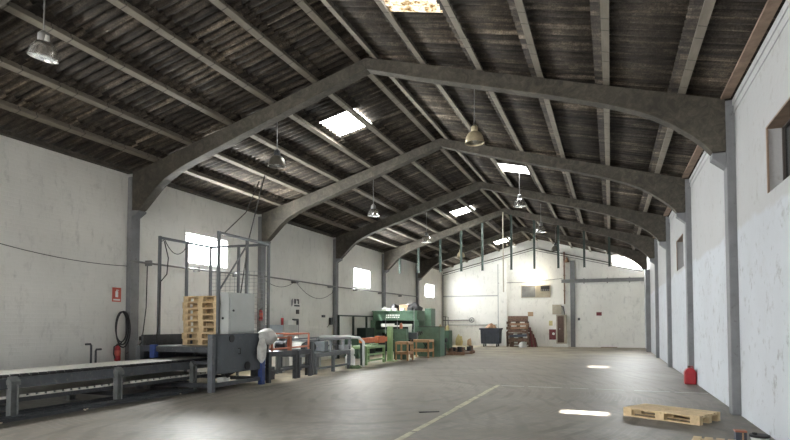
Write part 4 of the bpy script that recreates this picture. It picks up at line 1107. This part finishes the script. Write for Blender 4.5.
for k in range(3): b.bar((-8.88 - .15 * math.cos(k*PI/3), YB - .14, 1.74 - .15 * math.sin(k*PI/3)), (-8.88 + .15 * math.cos(k*PI/3), YB - .14, 1.74 + .15 * math.sin(k*PI/3)), .02)
b.build('wheel', M_pipe, t); MB().cyl((-8.88, YB - .16, 1.74), (-8.88, YB - .04, 1.74), .05, 10).build('hub', M_pipe, t)
heap((-9.75, YB - .25, 0), (.26, .2, .72), 'yellowish sack leaning at the back wall left of the container', M_yellow, 'leaning_sack', 5)
heap((-9.02, YB - .22, 0), (.16, .16, .48), 'small tan sack at the back wall left of the container', M_cardb, 'leaning_sack', 6)

# wheeled waste container
t = empty('waste_container', (-7.45, 37.3, 0), 'dark slate four-wheeled waste container full of rubbish at the back wall', 'waste container')
cx, cy = -7.3, 37.2
def taper(x0, x1, y0, y1, z0, z1, k):
    mx, my = (x0+x1)/2, (y0+y1)/2
    f = lambda x, y, z, s: (mx + (x - mx) * s, my + (y - my) * s, z)
    return [f(x0,y0,z0,k), f(x1,y0,z0,k), f(x1,y1,z0,k), f(x0,y1,z0,k), f(x0,y0,z1,1), f(x1,y0,z1,1), f(x1,y1,z1,1), f(x0,y1,z1,1)]
MB().hexa(taper(cx - .62, cx + .62, cy - .5, cy + .5, .2, 1.16, .94)).build('tub', M_bin, t, bevel=.03)
b = MB(); b.box(cx - .68, cx + .68, cy - .56, cy - .48, 1.10, 1.2).box(cx - .68, cx + .68, cy + .48, cy + .56, 1.10, 1.2).box(cx - .68, cx - .60, cy - .48, cy + .48, 1.10, 1.2).box(cx + .60, cx + .68, cy - .48, cy + .48, 1.10, 1.2); b.build('rim', M_bin, t, bevel=.01)
b = MB()
for k in range(5): b.box(cx - .42 + k * .2, cx - .38 + k * .2, cy - .50, cy - .46, .3, 1.08)
b.build('ribs', M_bin, t)
for x in (cx - .42, cx + .42):
    for y in (cy - .3, cy + .3):
        c = MB().cyl((x - .03, y, .09), (x + .03, y, .09), .09, 14).build('wheel', M_black, t)
        MB().box(x - .05, x + .05, y - .04, y + .04, .13, .21).build('fork', M_steel, c)
heap((cx - .02, cy, 1.12), (.34, .3, .34), 'heap of tan rubbish sticking out of the waste container', M_woodo2, 'rubbish_heap', 7)

# pile of old broken pallets and boards beside the pillar
PGX, PGY = -5.5, 37.6
og = 'old brown pallets piled at the back wall'
ord_ = ['lowest', 'second from the bottom', 'third from the bottom', 'fourth from the bottom', 'fifth from the bottom', 'sixth from the bottom', 'third from the top', 'second from the top', 'topmost']
base = pallet('broken_pallet', M_woodo, 1.3, 1.0, .17, 'old brown pallet in the pile at the back wall, lowest', 'pallet', og, (PGX + .05, PGY, 0.002), .04)
for k in range(1, 9):
    c = copy_tree(base)
    up = k >= 5
    c.location = (PGX + random.uniform(-.06, .06) - (.1 if up else 0), PGY + random.uniform(-.04, .04), .002 + k * .176 + (.05 if up else 0))
    c.rotation_euler = (0, 0, random.uniform(-.08, .08))
    c['label'] = 'old brown pallet in the pile at the back wall, %s' % ord_[k]
b = MB(); b.obox((PGX - .05, PGY - .55, 1.80), (1.26, .05, .36), .03, -.35); single(b, 'dark_board', M_woodo, (PGX, PGY - .5, 1.6), 'dark broad board leaning on top of the pallet pile', 'board')
for k, (z, rx, m, w) in enumerate(((1.45, -.5, M_woodo2, 1.2), (1.22, -.5, M_woodo2, 1.1), (1.0, -.4, M_woodo, 1.15), (.72, -.2, M_bin, 1.1), (.45, -.15, M_woodo, 1.2))):
    b = MB(); b.obox((PGX + random.uniform(-.05, .05), PGY - .62, z), (w, .03, .17), .02, rx, random.uniform(-.06, .06))
    single(b, 'loose_board', m, (PGX, PGY - .6, z), ['tan board leaning on the pallet pile, upper', 'tan board leaning on the pallet pile, lower', 'brown board across the middle of the pallet pile', 'slate board across the pallet pile below its middle', 'brown board low on the pallet pile front'][k], 'board')
for k in range(4):
    x = PGX + .78 + .1 * k
    b = MB(); b.bar((x + .04, PGY - .5 + .05 * k, 0), (x - .12, PGY - .25, 1.25 - .22 * k), .10, .03)
    single(b, 'loose_board', M_woodo if k % 2 else M_dred, (x, PGY - .4, 0), 'reddish brown plank leaning on the right side of the pallet pile, %s' % ['tallest', 'second tallest', 'third tallest', 'shortest'][k], 'plank')
heap((PGX + .28, PGY - .78, 0), (.26, .2, .34), 'grey rubbish bag on the floor before the pallet pile', M_bag, 'rubbish_bag', 8)
b = MB(); b.obox((PGX - .78, PGY - .2, .5), (.06, .5, 1.0), 0, .12); single(b, 'side_board', M_woodo, (PGX - .78, PGY - .2, 0), 'brown board upright at the left side of the pallet pile', 'board')
b = MB(); b.bar((-.6, YB - .5, .02), (.35, YB - .45, .02), .12, .04); single(b, 'floor_plank', M_woodo, (-.1, YB - .5, 0), 'dark plank on the floor in front of the white sliding door', 'plank')

# ================================================================== RIGHT SIDE
# red jerrycan
t = empty('jerrycan', (1.79, 15.95, 0), 'red plastic jerrycan on the floor at the second right column', 'jerrycan')
jx, jy = 1.82, 15.95
b = MB(); b.prism([(jx - .13, 0), (jx + .13, 0), (jx + .13, .30), (jx + .10, .36), (jx + .03, .41), (jx - .03, .41), (jx - .10, .36), (jx - .13, .30)], 'y', jy - .12, jy + .12)
b.build('body', M_red, t, bevel=.025)
b = MB(); b.tube([(jx + .08, jy, .37), (jx + .06, jy, .435), (jx - .01, jy, .44)], .014, 8); b.build('handle', M_red, t)
MB().cyl((jx - .02, jy, .40), (jx - .02, jy, .455), .035, 12).build('cap', M_brown, t)
b = MB(); b.prism([(jx - .09, .05), (jx + .09, .05), (jx + .09, .28), (jx - .09, .28)], 'y', jy - .126, jy - .119); b.build('side_panel', M_red, t, bevel=.004)
# tin and bucket at the bottom edge
t = empty('paint_tin', (1.53, 8.42, 0), 'dark patterned square tin at the bottom right edge of the photo', 'tin')
MB().box(1.46, 1.585, 8.37, 8.49, 0, .125).build('body', M_bin, t, bevel=.006)
o = MB().box(1.53, 1.55, 8.364, 8.37, .005, .12).build('stripe', M_cardb, t)
MB().box(1.455, 1.59, 8.365, 8.495, .125, .145).build('lid', M_faded, t, bevel=.005)
t = empty('white_bucket', (1.70, 8.36, 0), 'white bucket with black rim at the bottom right edge of the photo', 'bucket')
MB().lathe([(.0, .0), (.085, 0), (.105, .085), (.097, .085), (.08, .01), (.0, .01)], (1.72, 8.36, 0), 22).build('tub', M_white, t, smooth=True)
MB().lathe([(.11, .083), (.114, .085), (.114, .112), (.0, .116)], (1.72, 8.36, 0), 22).build('lid', M_black, t, smooth=True)
b = MB(); b.lathe([(.03, .117), (.03, .14), (.0, .145)], (1.66, 8.33, 0), 10); b.build('spout', M_black, t)
# dark smear item on floor
b = MB(); b.obox((-2.9, 9.35, .006), (.35, .05, .012), .6); single(b, 'floor_strip', M_black, (-2.9, 9.35, 0), 'small dark strip lying on the floor near the yellow line', 'strip')

# ================================================================== LIGHT
world = D.worlds.new('overcast_sky'); scene.world = world; world.use_nodes = True
wn_ = world.node_tree; bg = wn_.nodes['Background']
tc = wn_.nodes.new('ShaderNodeTexCoord'); sp = wn_.nodes.new('ShaderNodeSeparateXYZ'); cr = wn_.nodes.new('ShaderNodeValToRGB')
wn_.links.new(tc.outputs['Generated'], sp.inputs[0]); wn_.links.new(sp.outputs[2], cr.inputs[0]); wn_.links.new(cr.outputs[0], bg.inputs['Color'])
cr.color_ramp.elements[0].position = .0; cr.color_ramp.elements[0].color = (1., .985, .96, 1)
cr.color_ramp.elements[1].position = 1.; cr.color_ramp.elements[1].color = (.78, .86, 1., 1)
bg.inputs['Strength'].default_value = 2.6

sun = D.lights.new('sun', 'SUN'); sun.energy = 26; sun.angle = .02; sun.color = (1, .95, .85)
so = D.objects.new('sun', sun); COL.objects.link(so); so.location = (-20, -5, 30)
so.rotation_euler = Vector((2.42, 1.78, -6.58)).to_track_quat('-Z', 'Y').to_euler()

def daylight(name, loc, direction, sx, sy, power, col=(1, .985, .955)):
    l = D.lights.new(name, 'AREA'); l.shape = 'RECTANGLE'; l.size = sx; l.size_y = sy; l.energy = power; l.color = col
    o = D.objects.new(name, l); COL.objects.link(o); o.location = loc
    o.rotation_euler = Vector(direction).to_track_quat('-Z', 'Z').to_euler()
    return o
for (y0, y1, z0, z1) in LW:
    daylight('window_daylight', (XL - .32, (y0+y1)/2, (z0+z1)/2), (1, 0, -.05), y1 - y0 + .2, z1 - z0 + .2, 1200 if y0 < 30 else 400)
daylight('gable_daylight', (1.0, YB + .35, 5.2), (0, -1, -.05), 1.8, .6, 650)
fl = D.lights.new('floodlight_beam', 'POINT'); fl.energy = 17; fl.shadow_soft_size = .1; fl.color = (1, .86, .6)
fo = D.objects.new('floodlight_beam', fl); COL.objects.link(fo); fo.location = (-4.65, YB - .35, 4.42)

# ================================================================== CAMERA
cam = D.cameras.new('camera'); co = D.objects.new('camera', cam); COL.objects.link(co)
co.location = (0, 0, 1.5); co.rotation_euler = (PI / 2 + .0391411, 0, .3597149)
cam.sensor_width = 36; cam.lens = 573.473 / 790 * 36
cam.shift_y = (301.0537 - 220) / 790
cam.clip_end = 200
scene.camera = co
vs = scene.view_settings
scene.display_settings.display_device = 'sRGB'
vs.view_transform = 'Standard'; vs.look = 'None'; vs.gamma = 1; vs.use_curve_mapping = False
vs.exposure = 1.9
scene.cycles.max_bounces = 10; scene.cycles.diffuse_bounces = 6; scene.cycles.transparent_max_bounces = 12
scene.cycles.use_denoising = True
scene.cycles.sample_clamp_indirect = 6
